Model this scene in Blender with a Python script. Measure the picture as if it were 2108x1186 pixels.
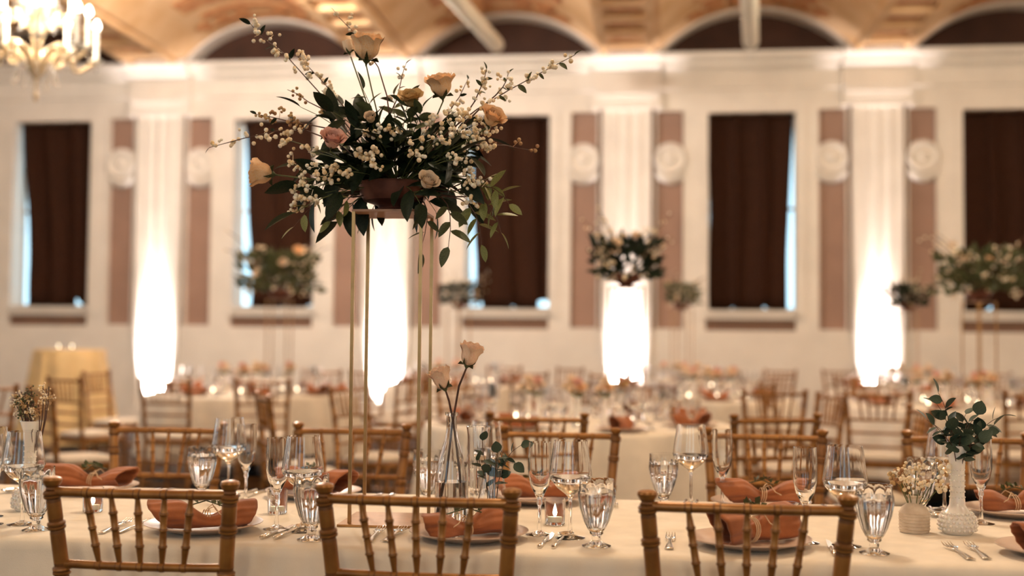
import bpy, math, random
import numpy as np
from mathutils import Vector, Matrix, Quaternion, Euler
R = math.radians
PI = math.pi
rnd = random.Random(7)
sc = bpy.context.scene
col = sc.collection
for o in list(bpy.data.objects):
    bpy.data.objects.remove(o)

# ---------------------------------------------------------------- camera, world, lights, exposure
cam = bpy.data.cameras.new('camera')
cam.sensor_width = 36.0
cam.lens = 36.0 * 2450.0 / 2108.0
cam.clip_end = 200
cam.dof.use_dof = True
cam.dof.focus_distance = 3.02
cam.dof.aperture_fstop = 1.5
cam_o = bpy.data.objects.new('camera', cam)
col.objects.link(cam_o)
cam_o.matrix_world = Matrix.Translation((0, 0, 1.24)) @ Matrix.Rotation(R(6.8), 4, 'Z') @ Matrix.Rotation(R(92.5), 4, 'X') @ Matrix.Rotation(R(0.5), 4, 'Z')
sc.camera = cam_o

world = bpy.data.worlds.new('sky')
sc.world = world
world.use_nodes = True
bg = world.node_tree.nodes['Background']
bg.inputs[0].default_value = (0.55, 0.84, 1.0, 1)
bg.inputs[1].default_value = 2.6

def light(name, kind, loc, energy, color, **kw):
    l = bpy.data.lights.new(name, kind)
    l.energy = energy
    l.color = color
    for k, v in kw.items():
        setattr(l, k, v)
    o = bpy.data.objects.new(name, l)
    o.location = loc
    col.objects.link(o)
    return o

WARM = (1.0, 0.83, 0.61)
# unseen fill lights added to brighten the hall (behind and beside the camera)
for i, (x, y) in enumerate([(4.9, 8.7), (-4.8, 1.2), (4.9, 1.2), (0.05, -2.6)]):
    light('added_fill', 'POINT', (x, y, 3.9), (230, 165, 145, 200)[i], WARM, shadow_soft_size=0.20)
light('added_fill', 'POINT', (-3.9, 11.0, 4.64), 680, (1.0, 0.88, 0.77), shadow_soft_size=0.18)  # added out of view to brighten the left of the back wall
light('added_fill', 'POINT', (2.6, 10.2, 4.62), 230, WARM, shadow_soft_size=0.18)  # added out of view, warm fill for the wall at right
light('added_fill', 'POINT', (-0.2, 4.2, 4.30), 270, WARM, shadow_soft_size=0.25)  # added over the front table to light it from above

sc.cycles.diffuse_bounces = 3
sc.cycles.glossy_bounces = 4
sc.cycles.transmission_bounces = 10
sc.view_settings.view_transform = 'Standard'
sc.view_settings.look = 'None'
sc.view_settings.exposure = -0.2
sc.view_settings.gamma = 1.0
sc.view_settings.use_curve_mapping = False

# ---------------------------------------------------------------- materials
MATS = {}
def mat(name, c, rough=0.5, metal=0.0, vary=0.12, scale=12.0, bump=0.0, bscale=60.0, trans=0.0, ior=1.45, coat=0.0, sss=0.0, emit=None, estr=0.0, c2=None, detail=3.0, stretch=None, sheen=0.0, spec=None):
    m = bpy.data.materials.new(name)
    m.use_nodes = True
    nt = m.node_tree
    b = nt.nodes['Principled BSDF']
    b.inputs['Roughness'].default_value = rough
    b.inputs['Metallic'].default_value = metal
    b.inputs['IOR'].default_value = ior
    b.inputs['Transmission Weight'].default_value = trans
    b.inputs['Coat Weight'].default_value = coat
    b.inputs['Sheen Weight'].default_value = sheen
    if spec is not None:
        b.inputs['Specular IOR Level'].default_value = spec
    if sss:
        b.inputs['Subsurface Weight'].default_value = sss
        b.inputs['Subsurface Radius'].default_value = (0.02, 0.012, 0.006)
        b.inputs['Subsurface Scale'].default_value = 0.3
    tc = nt.nodes.new('ShaderNodeTexCoord')
    src = tc.outputs['Object']
    if stretch:
        mp = nt.nodes.new('ShaderNodeMapping')
        mp.inputs['Scale'].default_value = stretch
        nt.links.new(src, mp.inputs['Vector'])
        src = mp.outputs['Vector']
    if vary > 0 or c2:
        n = nt.nodes.new('ShaderNodeTexNoise')
        n.inputs['Scale'].default_value = scale
        n.inputs['Detail'].default_value = detail
        nt.links.new(src, n.inputs['Vector'])
        r = nt.nodes.new('ShaderNodeValToRGB')
        d = c2 if c2 else tuple(min(1, x * (1 - vary)) for x in c)
        u = c if c2 else tuple(min(1, x * (1 + vary * 0.6)) for x in c)
        r.color_ramp.elements[0].position = 0.35
        r.color_ramp.elements[1].position = 0.65
        r.color_ramp.elements[0].color = (*d, 1)
        r.color_ramp.elements[1].color = (*u, 1)
        nt.links.new(n.outputs['Fac'], r.inputs['Fac'])
        nt.links.new(r.outputs['Color'], b.inputs['Base Color'])
    else:
        b.inputs['Base Color'].default_value = (*c, 1)
    if bump > 0:
        n2 = nt.nodes.new('ShaderNodeTexNoise')
        n2.inputs['Scale'].default_value = bscale
        n2.inputs['Detail'].default_value = 4
        nt.links.new(src, n2.inputs['Vector'])
        bp = nt.nodes.new('ShaderNodeBump')
        bp.inputs['Strength'].default_value = bump
        bp.inputs['Distance'].default_value = 0.004
        nt.links.new(n2.outputs['Fac'], bp.inputs['Height'])
        nt.links.new(bp.outputs['Normal'], b.inputs['Normal'])
    if emit:
        b.inputs['Emission Color'].default_value = (*emit, 1)
        b.inputs['Emission Strength'].default_value = estr
    MATS[name] = m
    return m

mat('cream_plaster', (0.80, 0.735, 0.66), 0.6, vary=0.05, scale=3, bump=0.05)
mat('umber_plaster', (0.17, 0.095, 0.062), 0.7, vary=0.08, scale=3)
mat('taupe_plaster', (0.33, 0.205, 0.155), 0.7, vary=0.08, scale=3, bump=0.05)
mat('ceiling_plaster', (0.72, 0.49, 0.28), 0.7, c2=(0.60, 0.36, 0.17), scale=2.2, detail=5)
mat('ceiling_ornament', (0.36, 0.12, 0.035), 0.7, c2=(0.58, 0.30, 0.13), scale=9, detail=5)
mat('dark_lunette', (0.050, 0.018, 0.009), 0.8, vary=0.3, scale=2)
mat('curtain_cloth', (0.036, 0.0125, 0.0055), 0.85, vary=0.2, scale=20, bump=0.1, spec=0.2)
mat('carpet', (0.016, 0.010, 0.007), 0.95, c2=(0.034, 0.017, 0.009), scale=5, bump=0.4, bscale=200)
mat('window_glass', (1, 1, 1), 0.0, vary=0, trans=1.0, ior=1.05)
mat('tablecloth_linen', (0.79, 0.70, 0.585), 0.8, vary=0.05, scale=14, bump=0.12, bscale=420, sheen=0.1)
mat('gold_tablecloth', (0.62, 0.43, 0.20), 0.6, vary=0.12, scale=6, bump=0.08, sheen=0.2)
mat('chair_gold', (0.37, 0.165, 0.040), 0.34, 0.35, c2=(0.23, 0.092, 0.022), scale=16, bump=0.1, bscale=90, coat=0.1)
mat('chair_groove', (0.17, 0.065, 0.015), 0.55, vary=0.2)
mat('cushion_ivory', (0.62, 0.54, 0.44), 0.8, vary=0.06, bump=0.1)
mat('glass', (1, 1, 1), 0.0, vary=0, trans=1.0, ior=1.46)
mat('water', (1, 1, 1), 0.0, vary=0, trans=1.0, ior=1.33)
mat('gold_metal', (0.42, 0.24, 0.10), 0.3, 1.0, vary=0.1, scale=30)
mat('copper_metal', (0.20, 0.08, 0.055), 0.42, 0.5, c2=(0.11, 0.042, 0.03), scale=14)
mat('bronze_plate', (0.34, 0.19, 0.12), 0.5, 0.2, vary=0.1)
mat('silver_metal', (0.80, 0.76, 0.70), 0.13, 1.0, vary=0.06)
mat('charger_ceramic', (0.64, 0.47, 0.37), 0.28, vary=0.05, coat=0.3)
mat('terracotta_cloth', (0.37, 0.120, 0.042), 0.85, vary=0.14, scale=25, bump=0.2, bscale=500, sheen=0.2)
mat('twine', (0.70, 0.52, 0.34), 0.8, vary=0.2, scale=60)
mat('dark_leaf', (0.013, 0.024, 0.009), 0.5, c2=(0.006, 0.012, 0.006), scale=25, spec=0.25)
mat('green_leaf', (0.27, 0.27, 0.085), 0.5, c2=(0.15, 0.17, 0.05), scale=25)
mat('olive_leaf', (0.10, 0.11, 0.045), 0.5, c2=(0.045, 0.055, 0.024), scale=25, spec=0.3)
mat('eucalyptus_leaf', (0.055, 0.085, 0.055), 0.5, c2=(0.028, 0.045, 0.030), scale=25, spec=0.3)
mat('brown_stem', (0.085, 0.035, 0.022), 0.6, vary=0.25, scale=40)
mat('green_stem', (0.10, 0.12, 0.04), 0.6, vary=0.2, scale=40)
mat('rose_peach', (0.84, 0.48, 0.22), 0.6, c2=(0.85, 0.60, 0.38), scale=22, sss=0.15)
mat('rose_blush', (0.86, 0.66, 0.47), 0.6, c2=(0.82, 0.50, 0.34), scale=22, sss=0.15)
mat('rose_pink', (0.66, 0.30, 0.26), 0.6, c2=(0.74, 0.48, 0.36), scale=22, sss=0.1)
mat('rose_cream', (0.80, 0.68, 0.52), 0.6, c2=(0.76, 0.52, 0.33), scale=22, sss=0.1)
mat('rose_mustard', (0.48, 0.29, 0.10), 0.7, c2=(0.62, 0.42, 0.2), scale=22)
mat('snowberry', (0.90, 0.84, 0.71), 0.45, c2=(0.76, 0.54, 0.28), scale=45, sss=0.1)
mat('brown_bud', (0.30, 0.14, 0.06), 0.6, c2=(0.52, 0.34, 0.15), scale=40)
mat('milk_glass', (0.84, 0.78, 0.72), 0.25, vary=0.02, coat=0.4, sss=0.2)
mat('stoneware', (0.55, 0.43, 0.32), 0.6, c2=(0.68, 0.56, 0.44), scale=30, bump=0.4, bscale=80)
mat('candle_wax', (0.85, 0.80, 0.70), 0.5, vary=0.03, sss=0.2)
mat('flame', (1, 0.8, 0.5), 0.5, vary=0, emit=(1.0, 0.84, 0.58), estr=150)
mat('bulb', (1, 1, 1), 0.5, vary=0, emit=(1.0, 0.93, 0.80), estr=14)
mat('candle_sleeve', (0.85, 0.83, 0.76), 0.4, vary=0.02)
mat('crystal', (0.95, 0.97, 1.0), 0.05, vary=0, trans=0.85, ior=1.5)
mat('amber_crystal', (0.78, 0.62, 0.40), 0.15, vary=0.05, trans=0.45, ior=1.45)
mat('black_plastic', (0.02, 0.02, 0.02), 0.5, vary=0.1)
mat('dark_wood', (0.10, 0.05, 0.025), 0.5, vary=0.2)
mat('white_paint', (0.74, 0.69, 0.58), 0.5, vary=0.03)

# ---------------------------------------------------------------- mesh helpers
class MB:
    def __init__(s):
        s.v = []; s.f = []; s.dark = set()
    def add(s, verts, faces):
        k = len(s.v)
        s.v += [tuple(p) for p in verts]
        s.f += [tuple(i + k for i in f) for f in faces]
        return s
    def box(s, x0, x1, y0, y1, z0, z1):
        return s.add([(x0, y0, z0), (x1, y0, z0), (x1, y1, z0), (x0, y1, z0), (x0, y0, z1), (x1, y0, z1), (x1, y1, z1), (x0, y1, z1)],
                     [(0, 3, 2, 1), (4, 5, 6, 7), (0, 1, 5, 4), (1, 2, 6, 5), (2, 3, 7, 6), (3, 0, 4, 7)])
    def lathe(s, prof, n=20, mtx=None, rmod=None):
        vs = []; fs = []
        m = len(prof)
        for i, (r, z) in enumerate(prof):
            for j in range(n):
                a = 2 * PI * j / n
                rr = r * (rmod(a, i) if rmod else 1)
                p = Vector((rr * math.cos(a), rr * math.sin(a), z))
                vs.append(mtx @ p if mtx else p)
        for i in range(m - 1):
            for j in range(n):
                k = (j + 1) % n
                fs.append((i * n + j, i * n + k, (i + 1) * n + k, (i + 1) * n + j))
        if prof[0][0] > 1e-5: fs.append(tuple(reversed(range(n))))
        if prof[-1][0] > 1e-5: fs.append(tuple(range((m - 1) * n, m * n)))
        return s.add(vs, fs)
    def tube(s, pts, rad, n=8):
        pts = [Vector(p) for p in pts]
        if not hasattr(rad, '__len__'): rad = [rad] * len(pts)
        vs = []; fs = []
        up = None
        for i, p in enumerate(pts):
            t = (pts[min(i + 1, len(pts) - 1)] - pts[max(i - 1, 0)]).normalized()
            if up is None:
                up = t.orthogonal().normalized()
            else:
                up = (up - t * up.dot(t))
                up = up.normalized() if up.length > 1e-6 else t.orthogonal().normalized()
            b = t.cross(up)
            for j in range(n):
                a = 2 * PI * j / n
                vs.append(p + (up * math.cos(a) + b * math.sin(a)) * rad[i])
        for i in range(len(pts) - 1):
            for j in range(n):
                k = (j + 1) % n
                fs.append((i * n + j, i * n + k, (i + 1) * n + k, (i + 1) * n + j))
        fs.append(tuple(reversed(range(n))))
        fs.append(tuple(range((len(pts) - 1) * n, len(pts) * n)))
        return s.add(vs, fs)
    def grid(s, fn, nu, nv, closed_u=False):
        vs = [fn(i / (nu if closed_u else nu - 1), j / (nv - 1)) for j in range(nv) for i in range(nu)]
        fs = []
        for j in range(nv - 1):
            for i in range(nu if closed_u else nu - 1):
                k = (i + 1) % nu
                fs.append((j * nu + i, j * nu + k, (j + 1) * nu + k, (j + 1) * nu + i))
        return s.add(vs, fs)
    def ball(s, c, r, n=8, m=5, sq=1.0):
        c = Vector(c)
        prof = [(max(1e-6, r * math.sin(PI * i / m)), -r * sq * math.cos(PI * i / m)) for i in range(m + 1)]
        return s.lathe(prof, n, Matrix.Translation(c))
    def mesh(s, name, material, smooth=35):
        me = bpy.data.meshes.new(name)
        me.from_pydata(s.v, [], s.f)
        if smooth:
            me.polygons.foreach_set('use_smooth', [True] * len(me.polygons))
            me.update()
            me.set_sharp_from_angle(angle=R(smooth))
        me.materials.append(MATS[material])
        if s.dark:
            me.materials.append(MATS['chair_groove'])
            for i in s.dark: me.polygons[i].material_index = 1
        me.update()
        return me
    def build(s, name, material, parent=None, smooth=35, loc=None, rot=None):
        return put(name, s.mesh(name, material, smooth), parent, loc, rot)

def put(name, me, parent=None, loc=None, rot=None, scale=None):
    o = bpy.data.objects.new(name, me)
    col.objects.link(o)
    if parent is not None: o.parent = parent
    if loc is not None: o.location = loc
    if rot is not None:
        if isinstance(rot, Quaternion):
            o.rotation_mode = 'QUATERNION'; o.rotation_quaternion = rot
        else:
            o.rotation_euler = rot
    if scale is not None:
        o.scale = scale if hasattr(scale, '__len__') else (scale,) * 3
    return o

def empty(name, loc=(0, 0, 0), rz=0, parent=None):
    o = bpy.data.objects.new(name, None)
    o.empty_display_size = 0.05
    col.objects.link(o)
    o.location = loc
    o.rotation_euler = (0, 0, rz)
    if parent is not None: o.parent = parent
    return o

def tag(o, label=None, cat=None, group=None, kind=None):
    if label: o['label'] = label
    if cat: o['category'] = cat
    if group: o['group'] = group
    if kind: o['kind'] = kind
    return o

def copy_tree(o, parent=None):
    c = o.copy()
    col.objects.link(c)
    c.parent = parent
    for ch in list(o.children):
        copy_tree(ch, c)
    return c

def arc_pts(p0, p1, sag, n=8):
    p0 = Vector(p0); p1 = Vector(p1); sag = Vector(sag)
    return [p0.lerp(p1, i / (n - 1)) + sag * (4 * (i / (n - 1)) * (1 - i / (n - 1))) for i in range(n)]

# ---------------------------------------------------------------- room shell
WY = 15.5                      # face of the long wall
XL, XR, YB = -11.4, 7.6, -5.5
BAY = 3.16
COLS = [-0.353 + BAY * k for k in range(-3, 3)]
WINS = [-1.90 + BAY * k for k in range(-2, 3)]
ZC = 4.94                      # top of the cornice
tag(MB().box(XL, XR, YB, WY + 0.3, -0.2, 0.0).build('floor', 'carpet', smooth=0), kind='structure', label='dark brown patterned hall carpet')
def holed(name, along, face, lo, hi, holes, z0=1.0, z1=4.2):
    """a side wall with open windows that let the daylight in"""
    m = MB()
    e = [lo] + [v for h in holes for v in h] + [hi]
    def bx(a, b, c, d):
        if along == 'Y': m.box(face - 0.3, face, a, b, c, d)
        else: m.box(a, b, face - 0.3, face, c, d)
    for i in range(0, len(e), 2): bx(e[i], e[i + 1], 0, 6.2)
    for a, b in holes:
        bx(a, b, 0, z0); bx(a, b, z1, 6.2)
        l = bpy.data.lights.new('window_portal', 'AREA'); l.shape = 'RECTANGLE'
        l.cycles.is_portal = True
        o = bpy.data.objects.new('window_portal', l); col.objects.link(o)
        l.size = b - a; l.size_y = z1 - z0
        if along == 'Y':
            o.location = (face - 0.28, (a + b) / 2, (z0 + z1) / 2); o.rotation_euler = (R(90), 0, R(-90))
        else:
            o.location = ((a + b) / 2, face - 0.28, (z0 + z1) / 2); o.rotation_euler = (R(90), 0, 0)
            o.rotation_euler = (R(-90), 0, 0)
    return tag(m.build(name, 'cream_plaster', smooth=0), kind='structure')
wl = holed('wall_left', 'Y', XL, YB, WY + 0.3, [(0.5, 2.1), (4.0, 5.6), (7.5, 9.1)])
wr = tag(MB().box(XR, XR + 0.3, YB, WY + 0.3, 0, 6.2).build('wall_right', 'cream_plaster', smooth=0), kind='structure')
wn = holed('wall_near', 'X', YB, XL - 0.3, XR + 0.3, [(-6.2, -4.6), (-2.4, -0.8), (1.6, 3.2)])

W2 = 0.57                      # half width of a window opening
ZW0, ZW1 = 1.645, 4.19
m = MB()
edges = [XL] + [v for x in WINS for v in (x - W2, x + W2)] + [XR]
for i in range(0, len(edges), 2):
    m.box(edges[i], edges[i + 1], WY, WY + 0.3, 0, ZC + 0.02)
for x in WINS:
    m.box(x - W2, x + W2, WY, WY + 0.3, 0, ZW0)
    m.box(x - W2, x + W2, WY, WY + 0.3, ZW1, ZC + 0.02)
wall = tag(m.build('wall_back', 'taupe_plaster', smooth=0), kind='structure', label='long hall wall with taupe panels between cream pilasters and tall windows')

def board(name, x0, x1, z0, z1, d=0.06, parent=wall, material='cream_plaster'):
    m = MB()
    m.box(x0, x1, WY - d, WY - 0.001, z0, z1)
    return m.build(name, material, parent, smooth=0)
# dado and entablature run the whole length
board('dado_panel', XL, XR, 0, 1.385, 0.07)
prof = [(0.0, 4.25), (0.06, 4.25), (0.06, 4.49), (0.085, 4.50), (0.085, 4.54), (0.065, 4.545), (0.065, 4.74), (0.10, 4.74), (0.13, 4.77), (0.16, 4.78), (0.17, 4.83), (0.24, 4.86), (0.27, 4.89), (0.28, 4.94), (0.0, 4.94)]
def extrude_x(prof, x0, x1, base=WY):
    n = len(prof)
    vs = [(x, base - d, z) for x in (x0, x1) for d, z in prof]
    fs = [(i, (i + 1) % n, n + (i + 1) % n, n + i) for i in range(n)] + [tuple(reversed(range(n))), tuple(range(n, 2 * n))]
    return vs, fs
for i in range(len(COLS) + 1):
    a = XL if i == 0 else COLS[i - 1] + 0.44
    b = XR if i == len(COLS) else COLS[i] - 0.44
    MB().add(*extrude_x(prof, a, b)).build('cornice', 'cream_plaster', wall, smooth=25)
for xc in COLS:
    vs, fs = extrude_x([(d + 0.095 if d > 0 else 0, z) for d, z in prof], xc - 0.44, xc + 0.44)
    MB().add(vs, fs).build('cornice_block', 'cream_plaster', wall, smooth=25)
# pilasters with flutes, capitals, side panels and medallions
med_prof = [(0.0, 0.065), (0.05, 0.06), (0.075, 0.045), (0.08, 0.04), (0.13, 0.04), (0.145, 0.058), (0.175, 0.065), (0.20, 0.055), (0.215, 0.03), (0.22, 0.0)]
mm = MB()
RX = Matrix.Rotation(R(90), 4, 'X')
mm.lathe(list(reversed(med_prof)), 28, RX, rmod=lambda a, i: 1 + (0.10 * math.cos(8 * a) if i >= 7 else 0))
med_me = mm.mesh('medallion', 'cream_plaster')
mm = MB()
mm.grid(lambda u, v: ((0.19 + 0.05 * v) * math.sin((u - 0.5) * 2.0), -0.06 * math.sin(PI * (0.1 + 0.8 * v)), -(0.20 + 0.13 * v) * math.cos((u - 0.5) * 1.7)), 14, 5)
gar_me = mm.mesh('medallion_garland', 'cream_plaster')
for xc in COLS:
    m = MB()
    # fluted shaft : profile across x, extruded in z
    ys = []
    n = 44
    for i in range(n + 1):
        t = -0.315 + 0.63 * i / n
        fl = abs(math.sin((t + 0.315) / 0.63 * 4 * PI)) if abs(t) < 0.235 else 0
        ys.append((xc + t, WY - 0.13 + 0.030 * fl))
    vs = [(x, y, z) for z in (0.30, 4.36) for x, y in ys]
    k = n + 1
    fs = [(i, i + 1, k + i + 1, k + i) for i in range(n)]
    m.add(vs, fs)
    m.box(xc - 0.316, xc + 0.316, WY - 0.095, WY - 0.001, 0.3, 4.36)
    p = m.build('pilaster', 'cream_plaster', wall, smooth=40)
    MB().box(xc - 0.35, xc + 0.35, WY - 0.175, WY - 0.001, 4.36, 4.42).box(xc - 0.40, xc + 0.40, WY - 0.205, WY - 0.001, 4.42, 4.52).build('capital', 'cream_plaster', p, smooth=0)
    MB().box(xc - 0.38, xc + 0.38, WY - 0.19, WY - 0.001, 0.0, 0.22).box(xc - 0.35, xc + 0.35, WY - 0.16, WY - 0.001, 0.22, 0.3).build('plinth', 'cream_plaster', p, smooth=0)
    for s in (-1, 1):
        xm = xc + s * 0.562
        put('medallion', med_me, wall, (xm, WY - 0.005, 3.60), None, (1, 1.7, 1))
        put('garland', gar_me, wall, (xm, WY - 0.005, 3.60), None, (1, 1.7, 1))
        a, b = xc + s * 0.745, xc + s * (BAY / 2 - W2)
        board('stile', min(a, b), max(a, b), 1.385, 4.25, 0.06)
        # thin raised moulding round the taupe panel
        x0, x1 = min(xc + s * 0.365, xc + s * 0.745), max(xc + s * 0.365, xc + s * 0.745)
        mo = MB()
        mo.box(x0, x0 + 0.02, WY - 0.075, WY - 0.001, 1.385, 4.25).box(x1 - 0.02, x1, WY - 0.075, WY - 0.001, 1.385, 4.25)
        mo.box(x0 + 0.02, x1 - 0.02, WY - 0.075, WY - 0.001, 4.22, 4.25).box(x0 + 0.02, x1 - 0.02, WY - 0.075, WY - 0.001, 1.385, 1.405)
        mo.build('panel_moulding', 'cream_plaster', wall, smooth=0)

# windows with frames, panes, sills, and the dark curtains hanging in the openings
def curtain(x0, x1, gapl, gapr, seed, label, low):
    r = random.Random(seed)
    n, mz = 120, 14
    ph = r.random() * 6
    def fn(u, v):
        z = 4.22 - v * (4.22 - 1.66)
        narrowing = v ** 1.5
        xa = x0 + gapl * min(1, 0.25 + 1.0 * v) + 0.012 * math.sin(9 * v + ph)
        xb = x1 - gapr * min(1, 0.35 + 0.9 * v)
        x = xa + (xb - xa) * u
        th = 2 * PI * (3.0 * u + 0.1 * math.sin(2.2 * v + ph)) + ph
        x += (xb - xa) * 0.095 * math.sin(th) * math.sin(PI * min(1, 8 * u, 8 * (1 - u)) / 2)
        y = 0.060 * math.cos(th) + 0.006 * math.sin(u * 2 * PI * 10 + v)
        if v > 0.9:
            z += (v - 0.9) / 0.1 * low * max(0, math.sin(u * 2 * PI * 2.35 + ph)) ** 2
        return (x, WY + 0.11 + y, z)
    m = MB().grid(fn, n, mz)
    o = m.build('curtain', 'curtain_cloth', None, smooth=60)
    sol = o.modifiers.new('thickness', 'SOLIDIFY'); sol.thickness = 0.006
    MB().tube([(x0 - 0.01, WY + 0.09, 4.205), (x1 + 0.01, WY + 0.09, 4.205)], 0.012).build('curtain_rod', 'dark_wood', o)
    return tag(o, label, 'curtain', 'window curtains')
CUR = [(0.20, -0.01, 0.18, 'dark purplish brown curtain in the leftmost window behind the cocktail table'),
       (0.18, -0.01, 0.03, 'dark brown curtain in second window from the left, partly behind flowers'),
       (0.11, -0.01, 0.11, 'dark brown curtain in the window right of the gold flower stand'),
       (0.02, 0.13, 0.11, 'dark brown curtain in fourth window, bright gap on its right side'),
       (-0.01, -0.01, 0.18, 'nearly black curtain in the rightmost window behind tall centrepiece')]
for i, x in enumerate(WINS):
    w = MB()
    y0, y1 = WY + 0.20, WY + 0.25
    w.box(x - W2, x - W2 + 0.03, y0, y1, ZW0, ZW1).box(x + W2 - 0.03, x + W2, y0, y1, ZW0, ZW1)
    w.box(x - W2 + 0.03, x + W2 - 0.03, y0, y1, ZW0, ZW0 + 0.03).box(x - W2 + 0.03, x + W2 - 0.03, y0, y1, ZW1 - 0.03, ZW1)
    w.box(x - 0.02, x + 0.02, y0, y1, ZW0 + 0.03, ZW1 - 0.03).box(x - W2 + 0.03, x + W2 - 0.03, y0, y1, 2.95, 2.99)
    win = tag(w.build('window_%d' % (i + 1), 'cream_plaster', None, smooth=0), kind='structure')
    for (a, b) in ((x - W2 + 0.03, x - 0.02), (x + 0.02, x + W2 - 0.03)):
        for (c, d) in ((ZW0 + 0.03, 2.95), (2.99, ZW1 - 0.03)):
            MB().box(a, b, y0 + 0.02, y0 + 0.026, c, d).build('pane', 'window_glass', win, smooth=0)
    for s in (-1, 1):
        board('architrave', *sorted((x + s * W2, x + s * (W2 + 0.09))), 1.53, ZW1 + 0.06, 0.085, win)
        MB().box(*sorted((x + s * (W2 - 0.004), x + s * W2)), WY, WY + 0.2, ZW0, ZW1).build('jamb', 'cream_plaster', win, smooth=0)
    board('window_head', x - W2, x + W2, ZW1, 4.25, 0.085, win)
    MB().box(x - W2 - 0.02, x + W2 + 0.02, WY - 0.10, WY + 0.2, 1.60, ZW0).build('window_sill', 'cream_plaster', win, smooth=0)
    board('under_panel', x - W2, x + W2, 1.385, 1.53, 0.02, win, 'umber_plaster')
    board('apron', x - W2, x + W2, 1.53, 1.60, 0.06, win)
    gl, gr, low, lab = CUR[i]
    curtain(x - W2, x + W2, gl, gr, 30 + i, lab, low)

# ceiling : shallow vaults over the windows, flat coffered ribs over the pilasters
CH, RISE = 1.20, 0.53
RAD = (CH * CH + RISE * RISE) / (2 * RISE)
YC0 = YB
prof = []
centres = [WINS[0] - BAY] + WINS + [WINS[-1] + BAY]
for xw in centres:
    for i in range(25):
        a = -math.asin(CH / RAD) + 2 * math.asin(CH / RAD) * i / 24
        prof.append((xw + RAD * math.sin(a), ZC + 0.02 + RAD * math.cos(a) - (RAD - RISE)))
prof = [(XL - 0.3, ZC + 0.02)] + [p for p in prof if XL < p[0] < XR] + [(XR + 0.3, ZC + 0.02)]
vs = [(x, y, z) for y in (YB - 0.3, WY + 0.3) for x, z in prof] + [(XL - 0.3, YB - 0.3, 6.2), (XR + 0.3, YB - 0.3, 6.2), (XL - 0.3, WY + 0.3, 6.2), (XR + 0.3, WY + 0.3, 6.2)]
n = len(prof)
fs = [(i, i + 1, n + i + 1, n + i) for i in range(n - 1)] + [(2 * n, 2 * n + 1, 2 * n + 3, 2 * n + 2)]
ceil = tag(MB().add(vs, fs).build('ceiling', 'ceiling_plaster', None, smooth=30), kind='structure', label='ornate vaulted ceiling, tan with orange painted ornament')
def arcband(xw, r0, r1, y0, y1, amax, n=24, z0=0.0):
    vs = []; fs = []
    for i in range(n + 1):
        a = -amax + 2 * amax * i / n
        for r, y in ((r0, y0), (r1, y0), (r1, y1), (r0, y1)):
            vs.append((xw + r * math.sin(a), y, ZC + z0 + r * math.cos(a) - (RAD - RISE)))
    for i in range(n):
        for k in range(4):
            fs.append((i * 4 + k, i * 4 + (k + 1) % 4, i * 4 + 4 + (k + 1) % 4, i * 4 + 4 + k))
    fs += [(0, 1, 2, 3), (n * 4 + 3, n * 4 + 2, n * 4 + 1, n * 4)]
    return vs, fs
AM = math.asin(CH / RAD)
for xw in WINS:
    # dark lunette, set back, with its own thickness
    vs = []; fs = []
    k = 24
    for y in (WY - 0.02, WY + 0.06):
        for i in range(k + 1):
            a = -AM + 2 * AM * i / k
            vs.append((xw + RAD * math.sin(a), y, ZC + RAD * math.cos(a) - (RAD - RISE)))
    fs = [tuple(range(k + 1)), tuple(reversed(range(k + 1, 2 * k + 2)))]
    MB().add(vs, fs).build('lunette', 'dark_lunette', wall, smooth=0)
    MB().add(*arcband(xw, RAD - 0.015, RAD + 0.08, WY - 0.32, WY - 0.02, AM)).build('archivolt', 'cream_plaster', wall, smooth=30)
    # painted ornament bands on the vault
    for y0, y1, am in ((WY - 0.62, WY - 0.52, 0.42), (WY - 1.10, WY - 0.92, 0.36), (WY - 1.75, WY - 1.35, 0.42)):
        MB().add(*arcband(xw, RAD - 0.004, RAD + 0.03, y0, y1, am * 1.2)).build('painted_band', 'ceiling_ornament', ceil, smooth=30)
    for s in (-1, 1):
        for q in range(3):
            a = s * (0.16 + 0.17 * q)
            cx, cz = xw + (RAD - 0.012) * math.sin(a), ZC + 0.02 + (RAD - 0.012) * math.cos(a) - (RAD - RISE)
            o = MB().lathe([(0.0, 0.03), (0.05, 0.028), (0.07, 0.012), (0.10, 0.018), (0.115, 0.0)], 12).build('painted_rosette', 'ceiling_ornament', ceil)
            o.location = (cx, WY - 0.76, cz); o.rotation_euler = (PI, 0, 0); o.rotation_euler[1] = a
for xc in COLS:
    for s in (-1, 1):
        MB().box(xc + s * 0.29 - 0.05, xc + s * 0.29 + 0.05, YB, WY - 0.40, ZC - 0.05, ZC + 0.03).build('rib_moulding', 'ceiling_plaster', ceil, smooth=0)
    for k in range(7):
        y = WY - 0.75 - k * 0.62
        MB().box(xc - 0.24, xc + 0.24, y - 0.09, y + 0.09, ZC - 0.04, ZC + 0.03).build('rib_crossbar', 'ceiling_plaster', ceil, smooth=0)
        MB().box(xc - 0.18, xc + 0.18, y - 0.40, y - 0.20, ZC + 0.005, ZC + 0.03).build('coffer_panel', 'ceiling_ornament', ceil, smooth=0)

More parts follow.
